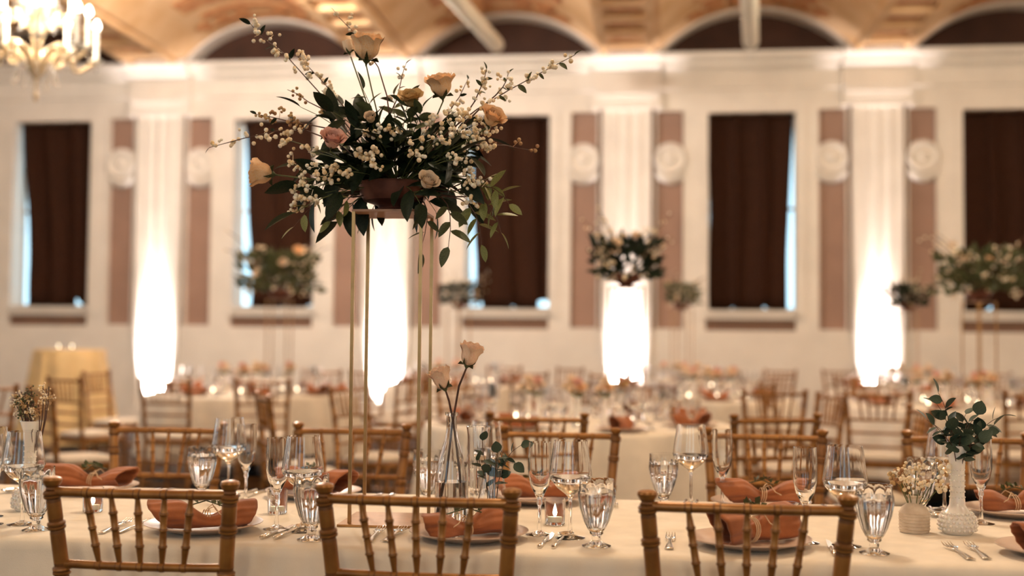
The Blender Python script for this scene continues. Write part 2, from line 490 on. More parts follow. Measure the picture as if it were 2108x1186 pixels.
# uplights standing at the foot of the pilasters
for i, xc in enumerate(COLS):
    if not (-10 < xc < 6.5): continue
    where = ['out beyond the left window', 'left of the high cocktail table wall', 'right of leftmost window', 'behind the gold flower stand', 'in the middle of the wall', 'left of rightmost window']
    e = empty('uplight', (xc, WY - 0.36, 0))
    tag(e, 'small black floor uplight at the foot of pilaster ' + {0: 'far left, outside the picture', 1: 'between the first and second window', 2: 'between the second and third window', 3: 'between the third and fourth window', 4: 'between the fourth and fifth window', 5: 'far right, outside the picture'}[i], 'lamp', 'uplights along the wall')
    MB().box(-0.09, 0.09, -0.09, 0.09, 0, 0.02).build('foot', 'black_plastic', e, smooth=0)
    MB().lathe([(0.075, 0.02), (0.08, 0.05), (0.08, 0.20), (0.07, 0.20), (0.07, 0.09), (0.0, 0.09)], 20).build('can', 'black_plastic', e)
    for nm_, pw, size, blend, d in (('uplight_wash', 6000, 44, 0.6, Vector((0, 0.50, 1.0))), ('uplight_beam', 1500, 22, 1.0, Vector((0, 0.02, 1.0)))):
        l = light(nm_, 'SPOT', (0, 0, 0.19), pw, (1.0, 0.88, 0.86), spot_size=R(size), spot_blend=blend, shadow_soft_size=0.05)
        l.parent = e
        if nm_ == 'uplight_wash': l.scale = (0.85, 1, 1)      # oval lens
        l.rotation_mode = 'QUATERNION'
        l.rotation_quaternion = (-d).to_track_quat('Z', 'Y')

# ---------------------------------------------------------------- hanging fixtures
for (x, y, z, a, lab) in ((-1.80, 13.5, 4.63, R(-5.0), 'cream tube lamp hanging askew before the lunette above the third window'),
                          (1.075, 13.5, 4.60, R(-5.0), 'cream tube lamp hanging before the lunette above the fourth window')):
    t = empty('tube_lamp', (x, y, z), a)
    MB().lathe([(0.001, 0.0), (0.05, 0.012), (0.082, 0.045), (0.09, 0.09), (0.09, 2.3), (0.001, 2.3)], 20, Matrix.Rotation(R(90), 4, 'X')).build('tube', 'white_paint', t)
    for yy in (-1.0, -2.1):
        MB().tube([(0, yy, 0.085), (0, yy, 5.45 - z)], 0.008).build('rod', 'gold_metal', t)
    tag(t, lab, 'lamp', 'tube lamps')

CHX, CHY, CHZ = -4.79, 8.7, 3.30
ch = tag(empty('chandelier', (CHX, CHY, CHZ)), 'crystal chandelier with white candle lights, cut by the upper left corner', 'chandelier')
MB().lathe([(0.001, -0.24), (0.014, -0.22), (0.02, -0.18), (0.008, -0.16), (0.012, -0.06), (0.035, -0.04), (0.065, 0.0), (0.075, 0.07), (0.05, 0.12), (0.03, 0.2), (0.06, 0.32), (0.03, 0.42), (0.035, 0.6), (0.07, 0.7), (0.03, 0.8), (0.02, 1.4), (0.02, 1.72)], 20).build('shaft', 'amber_crystal', ch)
def chand_arm(a, rad, z0, z1, h):
    ca, sa = math.cos(a), math.sin(a)
    pts = []
    for i in range(13):
        t = i / 12
        r = 0.05 + rad * t
        z = z0 + (z1 - z0) * t + 0.11 * math.sin(PI * min(1, t * 1.6)) - 0.07 * math.sin(PI * t) * (1 if t > 0.55 else 0.0)
        pts.append((r * ca, r * sa, z))
    arm = MB().tube(pts, [0.020 - 0.006 * i / 12 for i in range(13)], 8).build('arm', 'amber_crystal', ch)
    ex, ey, ez = pts[-1]
    MB().lathe([(0.012, -0.02), (0.05, 0.0), (0.055, 0.012), (0.02, 0.012), (0.017, 0.02), (0.017, h), (0.001, h)], 12).build('candle', 'candle_sleeve', arm, loc=(ex, ey, ez))
    MB().lathe([(0.012, 0), (0.024, 0.018), (0.026, 0.035), (0.017, 0.06), (0.001, 0.085)], 10).build('bulb', 'bulb', arm, loc=(ex, ey, ez + h))
    MB().lathe([(0.001, -0.075), (0.012, -0.05), (0.004, -0.025), (0.008, -0.012), (0.001, 0)], 8).build('crystal_drop', 'crystal', arm, loc=(ex, ey, ez - 0.02))
for k in range(10):
    chand_arm(2 * PI * k / 10 + 0.2, 0.42 if k % 2 else 0.34, 0.02 if k % 2 else 0.07, 0.15 if k % 2 else 0.19, 0.26)
for k in range(6):
    chand_arm(2 * PI * k / 6 + 0.5, 0.20, 0.42, 0.45, 0.24)
for k in range(12):
    a = 2 * PI * k / 12
    MB().lathe([(0.001, -0.10), (0.016, -0.06), (0.005, -0.03), (0.010, -0.015), (0.001, 0)], 8).build('crystal_drop', 'crystal', ch, loc=(0.16 * math.cos(a), 0.16 * math.sin(a), 0.02 - 0.04 * (k % 2)))
    MB().tube([(0.16 * math.cos(a), 0.16 * math.sin(a), 0.02 - 0.04 * (k % 2)), (0.05 * math.cos(a), 0.05 * math.sin(a), 0.10)], 0.003, 5).build('crystal_wire', 'crystal', ch)
cl = light('chandelier_lamp', 'POINT', (0, 0, 0.55), 360, WARM, shadow_soft_size=0.30)
cl.parent = ch

# ---------------------------------------------------------------- chiavari chair
def turned(p0, p1, r, nodes, rn, n=10, end=1.0):
    """a turned bamboo-style rod from p0 to p1 with raised rings at the given fractions"""
    p0 = Vector(p0); p1 = Vector(p1)
    L = (p1 - p0).length
    ts = {0.0: r * end, 1.0: r * end}
    w = rn / L
    for t in nodes:
        for dt, k in ((-2.2 * w, 1.0), (-1.3 * w, 0.93), (-0.8 * w, 1.22), (-0.25 * w, 1.22), (0, 0.95), (0.25 * w, 1.22), (0.8 * w, 1.22), (1.3 * w, 0.93), (2.2 * w, 1.0)):
            tt = t + dt
            if 0 < tt < 1: ts[tt] = r * k
    prof = [(ts[t], t * L) for t in sorted(ts)]
    q = (p1 - p0).to_track_quat('Z', 'Y')
    m = MB()
    m.lathe(prof, n, Matrix.Translation(p0) @ q.to_matrix().to_4x4())
    for i in range(len(prof) - 1):
        if min(prof[i][0], prof[i + 1][0]) < r * 0.97 and len(nodes):
            m.dark.update(range(i * n, i * n + n))
    return m

def merge(a, b):
    k = len(a.f)
    a.add(b.v, b.f)
    a.dark.update(k + i for i in b.dark)
    return a

def make_chair():
    t = empty('chiavari_chair')
    for s in (-1, 1):
        pts = [(s * 0.190, -0.225, 0.0), (s * 0.176, -0.188, 0.45), (s * 0.188, -0.213, 0.745), (s * 0.2015, -0.2365, 0.905)]
        leg = turned(pts[0], pts[1], 0.0155, (0.18, 0.5, 0.82), 0.009)
        merge(leg, turned(pts[1], pts[2], 0.0165, (0.12, 0.5, 0.93), 0.008))
        up = turned(pts[2], pts[3], 0.0165, (0.50, 0.93), 0.0075)
        merge(leg, up)
        post = leg.build('back_post', 'chair_gold', t, smooth=50)
        f = MB().lathe([(0.0140, 0), (0.0125, 0.004), (0.0165, 0.009), (0.0205, 0.016), (0.0215, 0.020), (0.0195, 0.025), (0.011, 0.028), (0.001, 0.029)], 14)
        f.dark.update(range(0, 28))
        f.build('finial', 'chair_gold', post, loc=pts[3])
        turned((s * 0.195, 0.200, 0.0), (s * 0.190, 0.185, 0.445), 0.016, (0.2, 0.5, 0.8, 0.93), 0.009).build('front_leg', 'chair_gold', t, smooth=50)
        for z, k in ((0.16, 1.0), (0.25, 1.0)):
            turned((s * (0.185), -0.21 + 0.02 * k, z), (s * 0.192, 0.192, z), 0.008, (0.33, 0.66), 0.006, 8).build('side_stretcher', 'chair_gold', t, smooth=50)
    def rail(x, y, z, r, nodes, bow=0.014, name='back_rail'):
        m = MB()
        pts = []; rad = []
        ts = sorted(set([i / 16 for i in range(17)] + [q + d for q in nodes for d in (-0.020, -0.014, -0.012, 0.012, 0.014, 0.020)]))
        for q in ts:
            pts.append((-x + 2 * x * q, y - bow * 4 * q * (1 - q), z))
            rad.append(r * (1.15 if any(abs(q - nq) < 0.0125 for nq in nodes) else 1.0))
        m.tube(pts, rad, 10)
        for i in range(len(ts) - 1):
            if any(0.0118 < abs((ts[i] + ts[i + 1]) / 2 - nq) < 0.0205 for nq in nodes): m.dark.update(range(i * 10, i * 10 + 10))
        m.build(name, 'chair_gold', t, smooth=50)
    top = [-0.118, -0.060, 0, 0.060, 0.118]
    bot = [-0.096, -0.048, 0, 0.048, 0.096]
    rail(0.200, -0.236, 0.900, 0.0105, [0.5 + x / 0.40 for x in top])
    rail(0.187, -0.213, 0.740, 0.0095, [0.5 + x / 0.374 for x in bot])
    rail(0.183, -0.206, 0.655, 0.0090, [0.25, 0.5, 0.75])
    rail(0.180, -0.198, 0.565, 0.0090, [0.25, 0.5, 0.75])
    for a, b in zip(bot, top):
        ya = -0.213 - 0.014 * (1 - (a / 0.187) ** 2)
        yb = -0.236 - 0.014 * (1 - (b / 0.200) ** 2)
        p0, p1 = Vector((a, ya, 0.744)), Vector((b, yb, 0.894))
        L = (p1 - p0).length
        m = MB()
        prof = []
        for tt, k in ((0, 0.62), (0.06, 0.70), (0.22, 1.0), (0.25, 1.0), (0.265, 1.22), (0.285, 1.22), (0.30, 1.0), (0.48, 0.92), (0.50, 0.92), (0.512, 1.15), (0.535, 1.15), (0.55, 0.92), (0.72, 0.98), (0.735, 1.0), (0.75, 1.22), (0.77, 1.22), (0.785, 0.98), (0.92, 0.72), (1, 0.62)):
            prof.append((0.0082 * k, tt * L))
        m.lathe(prof, 9, Matrix.Translation(p0) @ (p1 - p0).to_track_quat('Z', 'Y').to_matrix().to_4x4())
        for i in range(len(prof) - 1):
            if prof[i + 1][1] - prof[i][1] < 0.016 * L and abs(prof[i][0] - prof[i + 1][0]) > 0.0008: m.dark.update(range(i * 9, i * 9 + 9))
        m.build('spindle', 'chair_gold', t, smooth=50)
    for y, z in ((0.192, 0.13), (0.19, 0.30), (-0.205, 0.13), (-0.195, 0.30)):
        rail(0.19, y, z, 0.008, [0.33, 0.66], 0, 'cross_stretcher')
    s = MB()
    def seatf(u, v):
        return None
    sp = []
    n = 32
    for (k, z) in ((0.97, 0.425), (1.0, 0.435), (1.0, 0.455), (0.97, 0.462)):
        for i in range(n):
            a = 2 * PI * i / n
            c, si = math.cos(a), math.sin(a)
            e = 0.28
            x = 0.205 * k * math.copysign(abs(c) ** e, c); y = 0.200 * k * math.copysign(abs(si) ** e, si)
            x *= 1 + 0.06 * (y / 0.2)
            sp.append((x * 0.96, y, z))
    fs = [(j * n + i, j * n + (i + 1) % n, (j + 1) * n + (i + 1) % n, (j + 1) * n + i) for j in range(3) for i in range(n)]
    fs += [tuple(reversed(range(n))), tuple(range(3 * n, 4 * n))]
    s.add(sp, fs).build('seat', 'chair_gold', t, smooth=40)
    c = MB(); sp = []
    lv = ((0.90, 0.462), (0.97, 0.472), (0.98, 0.485), (0.93, 0.499), (0.6, 0.508))
    for (k, z) in lv:
        for i in range(n):
            a = 2 * PI * i / n
            cc, si = math.cos(a), math.sin(a)
            e = 0.35
            x = 0.19 * k * math.copysign(abs(cc) ** e, cc); y = 0.18 * k * math.copysign(abs(si) ** e, si)
            sp.append((x, y + 0.01, z))
    fs = [(j * n + i, j * n + (i + 1) % n, (j + 1) * n + (i + 1) % n, (j + 1) * n + i) for j in range(len(lv) - 1) for i in range(n)]
    fs += [tuple(reversed(range(n))), tuple(range((len(lv) - 1) * n, len(lv) * n))]
    c.add(sp, fs).build('cushion', 'cushion_ivory', t, smooth=60)
    return t

chair0 = make_chair()
CHAIRS = [
    # near side of the front table, seen from behind
    (-1.108, 2.725, 0.5, 'nearest gold chair at lower left, behind the plate and forks', 'front row chairs'),
    (-0.487, 2.715, -1.5, 'nearest gold chair in the middle, before the gold flower stand', 'front row chairs'),
    (0.192, 2.725, -0.5, 'nearest gold chair at right, before the looped terracotta napkin', 'front row chairs'),
    # far side of the front table
    (-1.745, 3.92, 181, 'gold chair across the front table at far left, above the rolled napkin', 'chairs across the front table'),
    (-1.085, 4.02, 181, 'gold chair across the front table, seen through the gold stand legs', 'chairs across the front table'),
    (-0.345, 4.02, 177, 'gold chair across the front table, right of the bottled roses', 'chairs across the front table'),
    (0.385, 4.10, 178, 'gold chair across the front table, behind the flute and terracotta napkin', 'chairs across the front table'),
    (1.085, 4.13, 178, 'gold chair across the front table at right, behind the white bud vase', 'chairs across the front table'),
    # round table behind the centre
    (-0.50, 5.31, 2, 'gold chair at the middle round table with its back turned, above the roses bottle', 'chairs at the middle round table'),
    (0.43, 5.47, 24, 'gold chair angled to the middle round table, above the terracotta napkins at right', 'chairs at the middle round table'),
    (1.06, 6.02, 93, 'gold chair seen edge-on right of the middle round table', 'chairs at the middle round table'),
    (-1.95, 6.55, -62, 'gold chair turned sideways left of the gold stand legs', 'chairs at the middle round table'),
    (-0.12, 8.28, 160, 'gold chair half hidden on the far side of the middle round table', 'chairs at the middle round table'),
    (-1.22, 8.12, 205, 'gold chair on the far left side of the middle round table', 'chairs at the middle round table'),
    # left round table
    (-4.36, 8.85, -28, 'gold chair with open back in front of the golden cocktail tablecloth', 'chairs at the left round table'),
    (-3.61, 8.80, -5, 'gold chair before the left round table, behind the chair at far left', 'chairs at the left round table'),
    (-2.97, 8.92, 12, 'gold chair before the left round table, beneath the leafy centrepiece', 'chairs at the left round table'),
    (-3.55, 7.05, -42, 'gold chair turned obliquely, overlapping the chair with open back at left', 'chairs at the left round table'),
    (-2.15, 9.5, 70, 'gold chair on the right side of the left round table', 'chairs at the left round table'),
    (-3.30, 11.32, 174, 'gold chair on the far side of the left round table, right one', 'chairs at the left round table'),
    (-3.98, 11.28, 197, 'gold chair on the far side of the left round table, left one', 'chairs at the left round table'),
    (-4.35, 7.15, 60, 'gold chair cut by the left edge, behind dried flowers', 'chairs at the left round table'),
    # right round table
    (1.50, 8.20, -14, 'gold chair with open back right of the last pilaster glow', 'chairs at the right round table'),
    (2.47, 8.42, 5, 'gold chair behind the eucalyptus sprigs at right', 'chairs at the right round table'),
    (3.55, 9.1, 62, 'gold chair at the right edge beside the right round table', 'chairs at the right round table'),
    (1.93, 10.98, 160, 'gold chair on the far side of the right round table, left one', 'chairs at the right round table'),
    (2.75, 10.92, 188, 'gold chair on the far side of the right round table, right one', 'chairs at the right round table'),
    (-2.35, 10.9, 128, 'gold chair at the rear right of the left round table', 'chairs at the left round table'),
    (-4.75, 10.2, -97, 'gold chair at the left end of the left round table', 'chairs at the left round table'),
    (1.10, 9.42, -80, 'gold chair at the left end of the right round table', 'chairs at the right round table'),
    (3.62, 10.32, 117, 'gold chair at the rear right of the right round table', 'chairs at the right round table'),
    (0.85, 7.40, 105, 'gold chair at the right end of the middle round table', 'chairs at the middle round table'),
    (-1.75, 7.52, -111, 'gold chair at the left end of the middle round table', 'chairs at the middle round table'),
    # table behind, right of centre
    (0.77, 8.20, 4, 'gold chair with its back turned between the middle and right round tables', 'chairs at the right centre table'),
    (-0.35, 9.55, -60, 'gold chair on the left side of the right centre table', 'chairs at the right centre table'),
]
for xt, yt, nm in ((-2.09, 12.75, 'left'), (0.30, 12.75, 'middle'), (2.62, 12.75, 'right')):
    for k, (dx, dy, a) in enumerate(((-0.62, -1.02, -28), (0.10, -1.2, 4), (0.75, -0.95, 36), (0.3, 1.2, 176), (-0.42, 1.14, 197), (0.98, 0.88, 140))):
        CHAIRS.append((xt + dx, yt + dy, a, 'gold chair at the %s of the three distant tables, %s' % (nm, ('front left seat', 'front middle seat', 'front right seat', 'middle seat on its far side', 'left seat on its far side', 'right seat on its far side')[k]), 'chairs at the distant tables'))
for i, (x, y, a, lab, grp) in enumerate(CHAIRS):
    c = chair0 if i == 0 else copy_tree(chair0)
    c.location = (x, y, 0)
    c.rotation_euler = (0, 0, R(a))
    tag(c, lab, 'chair', grp)

# ---------------------------------------------------------------- tables and cloths
TX0, TX1, TY0, TY1, TZ = -2.75, 2.05, 2.70, 3.67, 0.76
def rect_cloth(x0, x1, y0, y1, z, drop, rc=0.03):
    m = MB()
    # outline points, denser along the sides so that the folds show
    pts = []
    def side(a, b, n):
        for i in range(n):
            t = i / n
            pts.append((a[0] + (b[0] - a[0]) * t, a[1] + (b[1] - a[1]) * t))
    c = 0.05
    side((x0 + c, y0), (x1 - c, y0), 150); side((x1, y0 + c), (x1, y1 - c), 34)
    side((x1 - c, y1), (x0 + c, y1), 150); side((x0, y1 - c), (x0, y0 + c), 34)
    N = len(pts)
    per = []
    L = 0
    for i in range(N):
        per.append(L)
        a, b = pts[i], pts[(i + 1) % N]
        L += math.hypot(a[0] - b[0], a[1] - b[1])
    cx, cy = (x0 + x1) / 2, (y0 + y1) / 2
    rings = [(-rc, 0.0, 0), (-rc * 0.45, -0.003, 0), (-rc * 0.1, -0.010, 0), (0.002, -rc, 0.05), (0.006, -0.08, 0.3), (0.012, -drop * 0.45, 0.7), (0.02, -drop * 0.75, 0.95), (0.025, -drop, 1.0)]
    vs = []
    for out, dz, amp in rings:
        for i, (x, y) in enumerate(pts):
            nx = (-1 if abs(x - x0) < 0.001 else 1 if abs(x - x1) < 0.001 else 0)
            ny = (-1 if abs(y - y0) < 0.001 else 1 if abs(y - y1) < 0.001 else 0)
            if nx == 0 and ny == 0: nx, ny = (x - cx), (y - cy)
            l = math.hypot(nx, ny); nx /= l; ny /= l
            s = per[i]
            w = 0.5 + 0.5 * math.sin(s * 21 + 1.6 * math.sin(s * 3.1)) 
            w = w * (0.5 + 0.5 * math.sin(s * 4.3 + 1.1))
            d = out + amp * 0.05 * w
            vs.append((x + nx * d, y + ny * d, z + dz))
    fs = []
    for j in range(len(rings) - 1):
        for i in range(N):
            k = (i + 1) % N
            fs.append((j * N + i, (j + 1) * N + i, (j + 1) * N + k, j * N + k))
    fs.append(tuple(range(N)))
    m.add(vs, fs)
    return m
tag(rect_cloth(TX0, TX1, TY0, TY1, TZ, 0.245).build('tablecloth', 'tablecloth_linen', None, smooth=60), 'cream linen tablecloth on the long front table', 'tablecloth')
bt = tag(empty('banquet_table', ((TX0 + TX1) / 2, (TY0 + TY1) / 2, 0)), 'long banquet table in front, under the cream cloth', 'table')
MB().box(TX0 - bt.location.x + 0.03, TX1 - bt.location.x - 0.03, TY0 - bt.location.y + 0.03, TY1 - bt.location.y - 0.03, 0.725, 0.752).build('table_top', 'dark_wood', bt, smooth=0)
for sx in (-1, 0.095, 1):
    for sy in (-1, 1):
        turned((sx * 2.2, sy * 0.30, 0), (sx * 2.2, sy * 0.30, 0.725), 0.02, (), 0.01).build('leg', 'black_plastic', bt)

def round_cloth(r, z, drop, seed, flare=0.05, folds=18):
    rr = random.Random(seed)
    ph = rr.random() * 6
    n = 120
    rings = [(0.0001, 0, 0), (0.5 * r, 0, 0), (r - 0.03, 0, 0), (r - 0.008, -0.005, 0), (r, -0.025, 0.05), (r + flare * 0.2, -drop * 0.3, 0.5), (r + flare * 0.6, -drop * 0.65, 0.85), (r + flare, -drop, 1.0)]
    vs = []; fs = []
    for rad, dz, amp in rings:
        for i in range(n):
            a = 2 * PI * i / n
            w = math.sin(folds * a + ph + 0.8 * math.sin(3 * a))
            q = rad + amp * 0.045 * w
            vs.append((q * math.cos(a), q * math.sin(a), z + dz))
    for j in range(len(rings) - 1):
        for i in range(n):
            k = (i + 1) % n
            fs.append((j * n + i, (j + 1) * n + i, (j + 1) * n + k, j * n + k))
    return MB().add(vs, fs)
def ped_table(loc, r, h, label, grp=None):
    t = tag(empty('round_table', loc), label, 'table', grp)
    MB().lathe([(r - 0.03, h - 0.035), (r - 0.02, h - 0.03), (r - 0.02, h - 0.008), (0.001, h - 0.008)], 48).build('table_top', 'dark_wood', t)
    MB().lathe([(0.32 * min(1, r), 0.0), (0.30 * min(1, r), 0.03), (0.05, 0.06), (0.04, h - 0.06), (0.15 * min(1, r), h - 0.036)], 20).build('pedestal', 'black_plastic', t)
TABLES = {
    'middle': (-0.44, 7.0, 0.90), 'left': (-3.46, 10.05, 0.90), 'right': (2.38, 9.68, 0.90),
    'right centre': (0.50, 10.25, 0.70),
    'distant left': (-2.09, 12.75, 0.80), 'distant middle': (0.30, 12.75, 0.80), 'distant right': (2.62, 12.75, 0.80)}
for i, (k, (x, y, r)) in enumerate(TABLES.items()):
    o = round_cloth(r, 0.76, 0.52, 50 + i).build('tablecloth', 'tablecloth_linen', None, smooth=60, loc=(x, y, 0))
    tag(o, 'cream tablecloth on the %s round table in the background' % k, 'tablecloth', 'background tablecloths')
    ped_table((x, y, 0), r, 0.76, '%s round table in the background under a cream cloth' % k, 'background tables')
# high cocktail table by the wall
o = round_cloth(0.40, 1.09, 1.05, 77, flare=0.16, folds=12).build('tablecloth', 'gold_tablecloth', None, smooth=60, loc=(-6.66, 13.0, 0))
tag(o, 'golden cloth falling to the floor on the high cocktail table at left', 'tablecloth')
ped_table((-6.66, 13.0, 0), 0.40, 1.09, 'high cocktail table by the wall at left, under golden cloth')

# ---------------------------------------------------------------- glassware
def shell(outer, inner, n=24, rmod=None):
    """closed glass wall: outer profile bottom->top, then inner profile top->bottom"""
    return MB().lathe(outer + inner, n, None, rmod)
def wine_mb(n=28):
    out = [(0.001, 0.0), (0.036, 0.0), (0.037, 0.0015), (0.02, 0.005), (0.006, 0.010), (0.0042, 0.03), (0.004, 0.085), (0.006, 0.098), (0.012, 0.106), (0.032, 0.121), (0.0495, 0.142), (0.0530, 0.152), (0.0520, 0.160), (0.0410, 0.236)]
    inn = [(0.0397, 0.236), (0.0506, 0.160), (0.0514, 0.152), (0.0477, 0.143), (0.0305, 0.123), (0.012, 0.110), (0.0005, 0.106)]
    return shell(out, inn, n)
def wine_water_mb():
    return MB().lathe([(0.0005, 0.1055), (0.0124, 0.1092), (0.0311, 0.1222), (0.0484, 0.1425), (0.0504, 0.147), (0.0005, 0.147)], 28)
def flute_mb(n=24):
    out = [(0.001, 0.0), (0.033, 0.0), (0.034, 0.0015), (0.018, 0.005), (0.006, 0.011), (0.0042, 0.03), (0.0042, 0.070), (0.0075, 0.078), (0.006, 0.086), (0.010, 0.095), (0.023, 0.122), (0.0285, 0.148), (0.0288, 0.19), (0.0272, 0.228)]
    inn = [(0.0259, 0.228), (0.0274, 0.19), (0.0270, 0.149), (0.0214, 0.124), (0.009, 0.102), (0.0005, 0.097)]
    return shell(out, inn, n)
def goblet_mb(n=40):
    out = [(0.001, 0.0), (0.033, 0.0), (0.034, 0.002), (0.020, 0.007), (0.011, 0.013), (0.0105, 0.024), (0.016, 0.030), (0.015, 0.034), (0.020, 0.040), (0.029, 0.058), (0.038, 0.088), (0.0430, 0.115), (0.0422, 0.132), (0.0408, 0.138), (0.0405, 0.156)]
    inn = [(0.0386, 0.156), (0.0390, 0.132), (0.0398, 0.115), (0.0348, 0.088), (0.0258, 0.060), (0.016, 0.046), (0.0005, 0.042)]
    k = len(out)
    return shell(out, inn, n, lambda a, i: 1 + (0.035 * math.cos(10 * a) if 7 <= i <= 12 else 0))
def goblet_water_mb():
    return MB().lathe([(0.0005, 0.0415), (0.0162, 0.0455), (0.0263, 0.0597), (0.0354, 0.088), (0.0404, 0.115), (0.0397, 0.128), (0.0005, 0.128)], 40)
ME = {}
ME['wine'] = wine_mb().mesh('wine_glass', 'glass', 40)
ME['wine_water'] = wine_water_mb().mesh('water', 'water', 40)
ME['flute'] = flute_mb().mesh('champagne_flute', 'glass', 40)
ME['goblet'] = goblet_mb().mesh('water_goblet', 'glass', 40)
ME['goblet_water'] = goblet_water_mb().mesh('water', 'water', 40)
ME['wine_far'] = wine_mb(14).mesh('wine_glass', 'glass', 40)
ME['flute_far'] = flute_mb(12).mesh('champagne_flute', 'glass', 40)
ME['goblet_far'] = goblet_mb(20).mesh('water_goblet', 'glass', 40)
ZT = TZ + 0.0005
GL = [
    ('goblet', -1.512, 2.803, 'fluted water goblet at left beside the nearest left chair finial', 'front table goblets'),
    ('goblet', -0.808, 2.780, 'fluted water goblet beside the middle near chair, under a wine glass', 'front table goblets'),
    ('goblet', -0.131, 2.807, 'fluted water goblet standing clear between the middle and right near chairs', 'front table goblets'),
    ('goblet', 0.502, 2.818, 'fluted water goblet right of the right near chair finial', 'front table goblets'),
    ('goblet', -1.330, 3.420, 'fluted water goblet on the far side, left of two tall glasses at left', 'front table goblets'),
    ('goblet', 0.030, 3.470, 'fluted water goblet on the far side, above the right near chair left post', 'front table goblets'),
    ('goblet', 0.755, 3.500, 'fluted water goblet on the far side behind the dried blossoms', 'front table goblets'),
    ('goblet', -0.655, 3.440, 'fluted water goblet on the far side behind the roses bottle', 'front table goblets'),
    ('flute', -1.672, 2.865, 'champagne flute at the left edge by the milk glass vase', 'front table flutes'),
    ('flute', -0.938, 2.920, 'champagne flute left of the gold stand, overlapping a wine glass', 'front table flutes'),
    ('flute', -0.278, 2.945, 'champagne flute right of the middle near chair, overlapping a wine glass', 'front table flutes'),
    ('flute', 0.362, 2.935, 'champagne flute behind the right near chair top rail', 'front table flutes'),
    ('flute', -1.175, 3.365, 'champagne flute on the far side at left, right of a wine glass', 'front table flutes'),
    ('flute', 0.197, 3.480, 'champagne flute on the far side before the right chair back', 'front table flutes'),
    ('flute', 0.871, 3.330, 'champagne flute on the far side right of the white bud vase', 'front table flutes'),
    ('flute', -0.56, 3.470, 'champagne flute on the far side between gold stand and roses bottle', 'front table flutes'),
    ('wine', -1.592, 2.880, 'tall angular wine glass at left overlapping the milk glass vase', 'front table wine glasses'),
    ('wine', -0.866, 2.899, 'tall angular wine glass left of the gold stand legs', 'front table wine glasses'),
    ('wine', -0.200, 2.913, 'tall angular wine glass between the middle and right near chairs', 'front table wine glasses'),
    ('wine', 0.451, 2.907, 'tall angular wine glass above the right near chair right finial', 'front table wine glasses'),
    ('wine', -1.275, 3.495, 'tall angular wine glass on the far side at left beside a flute', 'front table wine glasses'),
    ('wine', 0.110, 3.545, 'tall angular wine glass on the far side before the right chairs', 'front table wine glasses'),
    ('wine', 0.835, 3.580, 'tall angular wine glass on the far side behind the white bud vase', 'front table wine glasses'),
    ('wine', -0.50, 3.560, 'tall angular wine glass on the far side behind the roses bottle', 'front table wine glasses'),
    ('wine', -1.745, 2.985, 'tall angular wine glass cut by the left edge', 'front table wine glasses'),
]
NM = {'wine': 'wine_glass', 'flute': 'champagne_flute', 'goblet': 'water_goblet'}
for kind, x, y, lab, grp in GL:
    o = put(NM[kind], ME[kind], None, (x, y, ZT), (0, 0, rnd.random() * 6))
    tag(o, lab, 'glass', grp)
    if kind in ('goblet', 'wine'):
        put('water', ME[kind + '_water'], o)

# votives
def votive(loc, label, flame=True, grp='votive candles'):
    o = MB().lathe([(0.001, 0), (0.024, 0), (0.026, 0.003), (0.028, 0.066), (0.0262, 0.066), (0.0242, 0.008), (0.0005, 0.008)], 20).build('votive_holder', 'glass', None, loc=loc)
    w = MB().lathe([(0.001, 0.0085), (0.019, 0.0085), (0.019, 0.022), (0.0005, 0.021)], 16).build('tea_light', 'candle_wax', o)
    if flame:
        MB().lathe([(0.0005, 0.022), (0.0048, 0.027), (0.0058, 0.033), (0.0040, 0.042), (0.0003, 0.054)], 8).build('flame', 'flame', o)
    tag(o, label, 'candle', grp)
votive((-0.254, 3.12, ZT), 'clear votive candle holder between the flute and wine glass by the roses')
votive((-1.02, 3.18, ZT), 'lit clear votive candle left of the gold stand')
votive((0.345, 3.16, ZT), 'clear votive candle holder seen through the right near chair back')
votive((-1.521, 3.12, ZT), 'clear votive candle holder seen through the left near chair back')

# ---------------------------------------------------------------- plates, napkins, cutlery
def plate_mb(n=40):
    return MB().lathe([(0.001, 0.003), (0.075, 0.0), (0.078, 0.001), (0.10, 0.008), (0.140, 0.020), (0.144, 0.0215), (0.144, 0.0235), (0.139, 0.0235), (0.10, 0.0125), (0.080, 0.0065), (0.0005, 0.0065)], n)
ME['plate'] = plate_mb().mesh('charger_plate', 'charger_ceramic', 50)
ME['plate_far'] = plate_mb(24).mesh('charger_plate', 'charger_ceramic', 50)
def napkin_mb(seed, nu=64, nv=28, L=0.108):
    r = random.Random(seed)
    p = [r.random() * 6 for _ in range(8)]
    def fn(u, v):
        s = 2 * v - 1
        a = 2 * PI * u
        k = abs(s - 0.10)
        big = 1.0 if s < 0.10 else 0.72
        g = min(1, k * 1.5)
        g = g * g * (3 - 2 * g)
        w = 0.015 + 0.027 * g * (1.0 if s < 0.1 else 1.25)
        h = 0.015 + 0.020 * g * big
        fold = 1 + 0.035 * math.sin(11 * a + p[4] + 1.5 * s) * g + (0.07 if s < 0.1 else 0.16) * g * math.sin(3 * a + p[0] + 2.2 * s) + 0.10 * math.sin(5 * a + p[1] - 3 * s) * (1 - 0.6 * g)
        curl = 0.012 * math.sin(2.2 * s + p[2])
        x = s * L - 0.030 * max(0, -s) ** 3 * math.sin(a - 0.5) + 0.02 * math.cos(a + p[3]) * max(0, s) ** 3
        y = w * math.cos(a) * fold + curl
        z = h * (1 + math.sin(a) * fold)
        return (x, y, max(0.0005, z))
    return MB().grid(fn, nu, nv, closed_u=True)
NAP = [napkin_mb(100 + i).mesh('napkin', 'terracotta_cloth', 70) for i in range(4)]
NAPF = [napkin_mb(100 + i, 18, 14).mesh('napkin', 'terracotta_cloth', 70) for i in range(2)]
TW = MB()
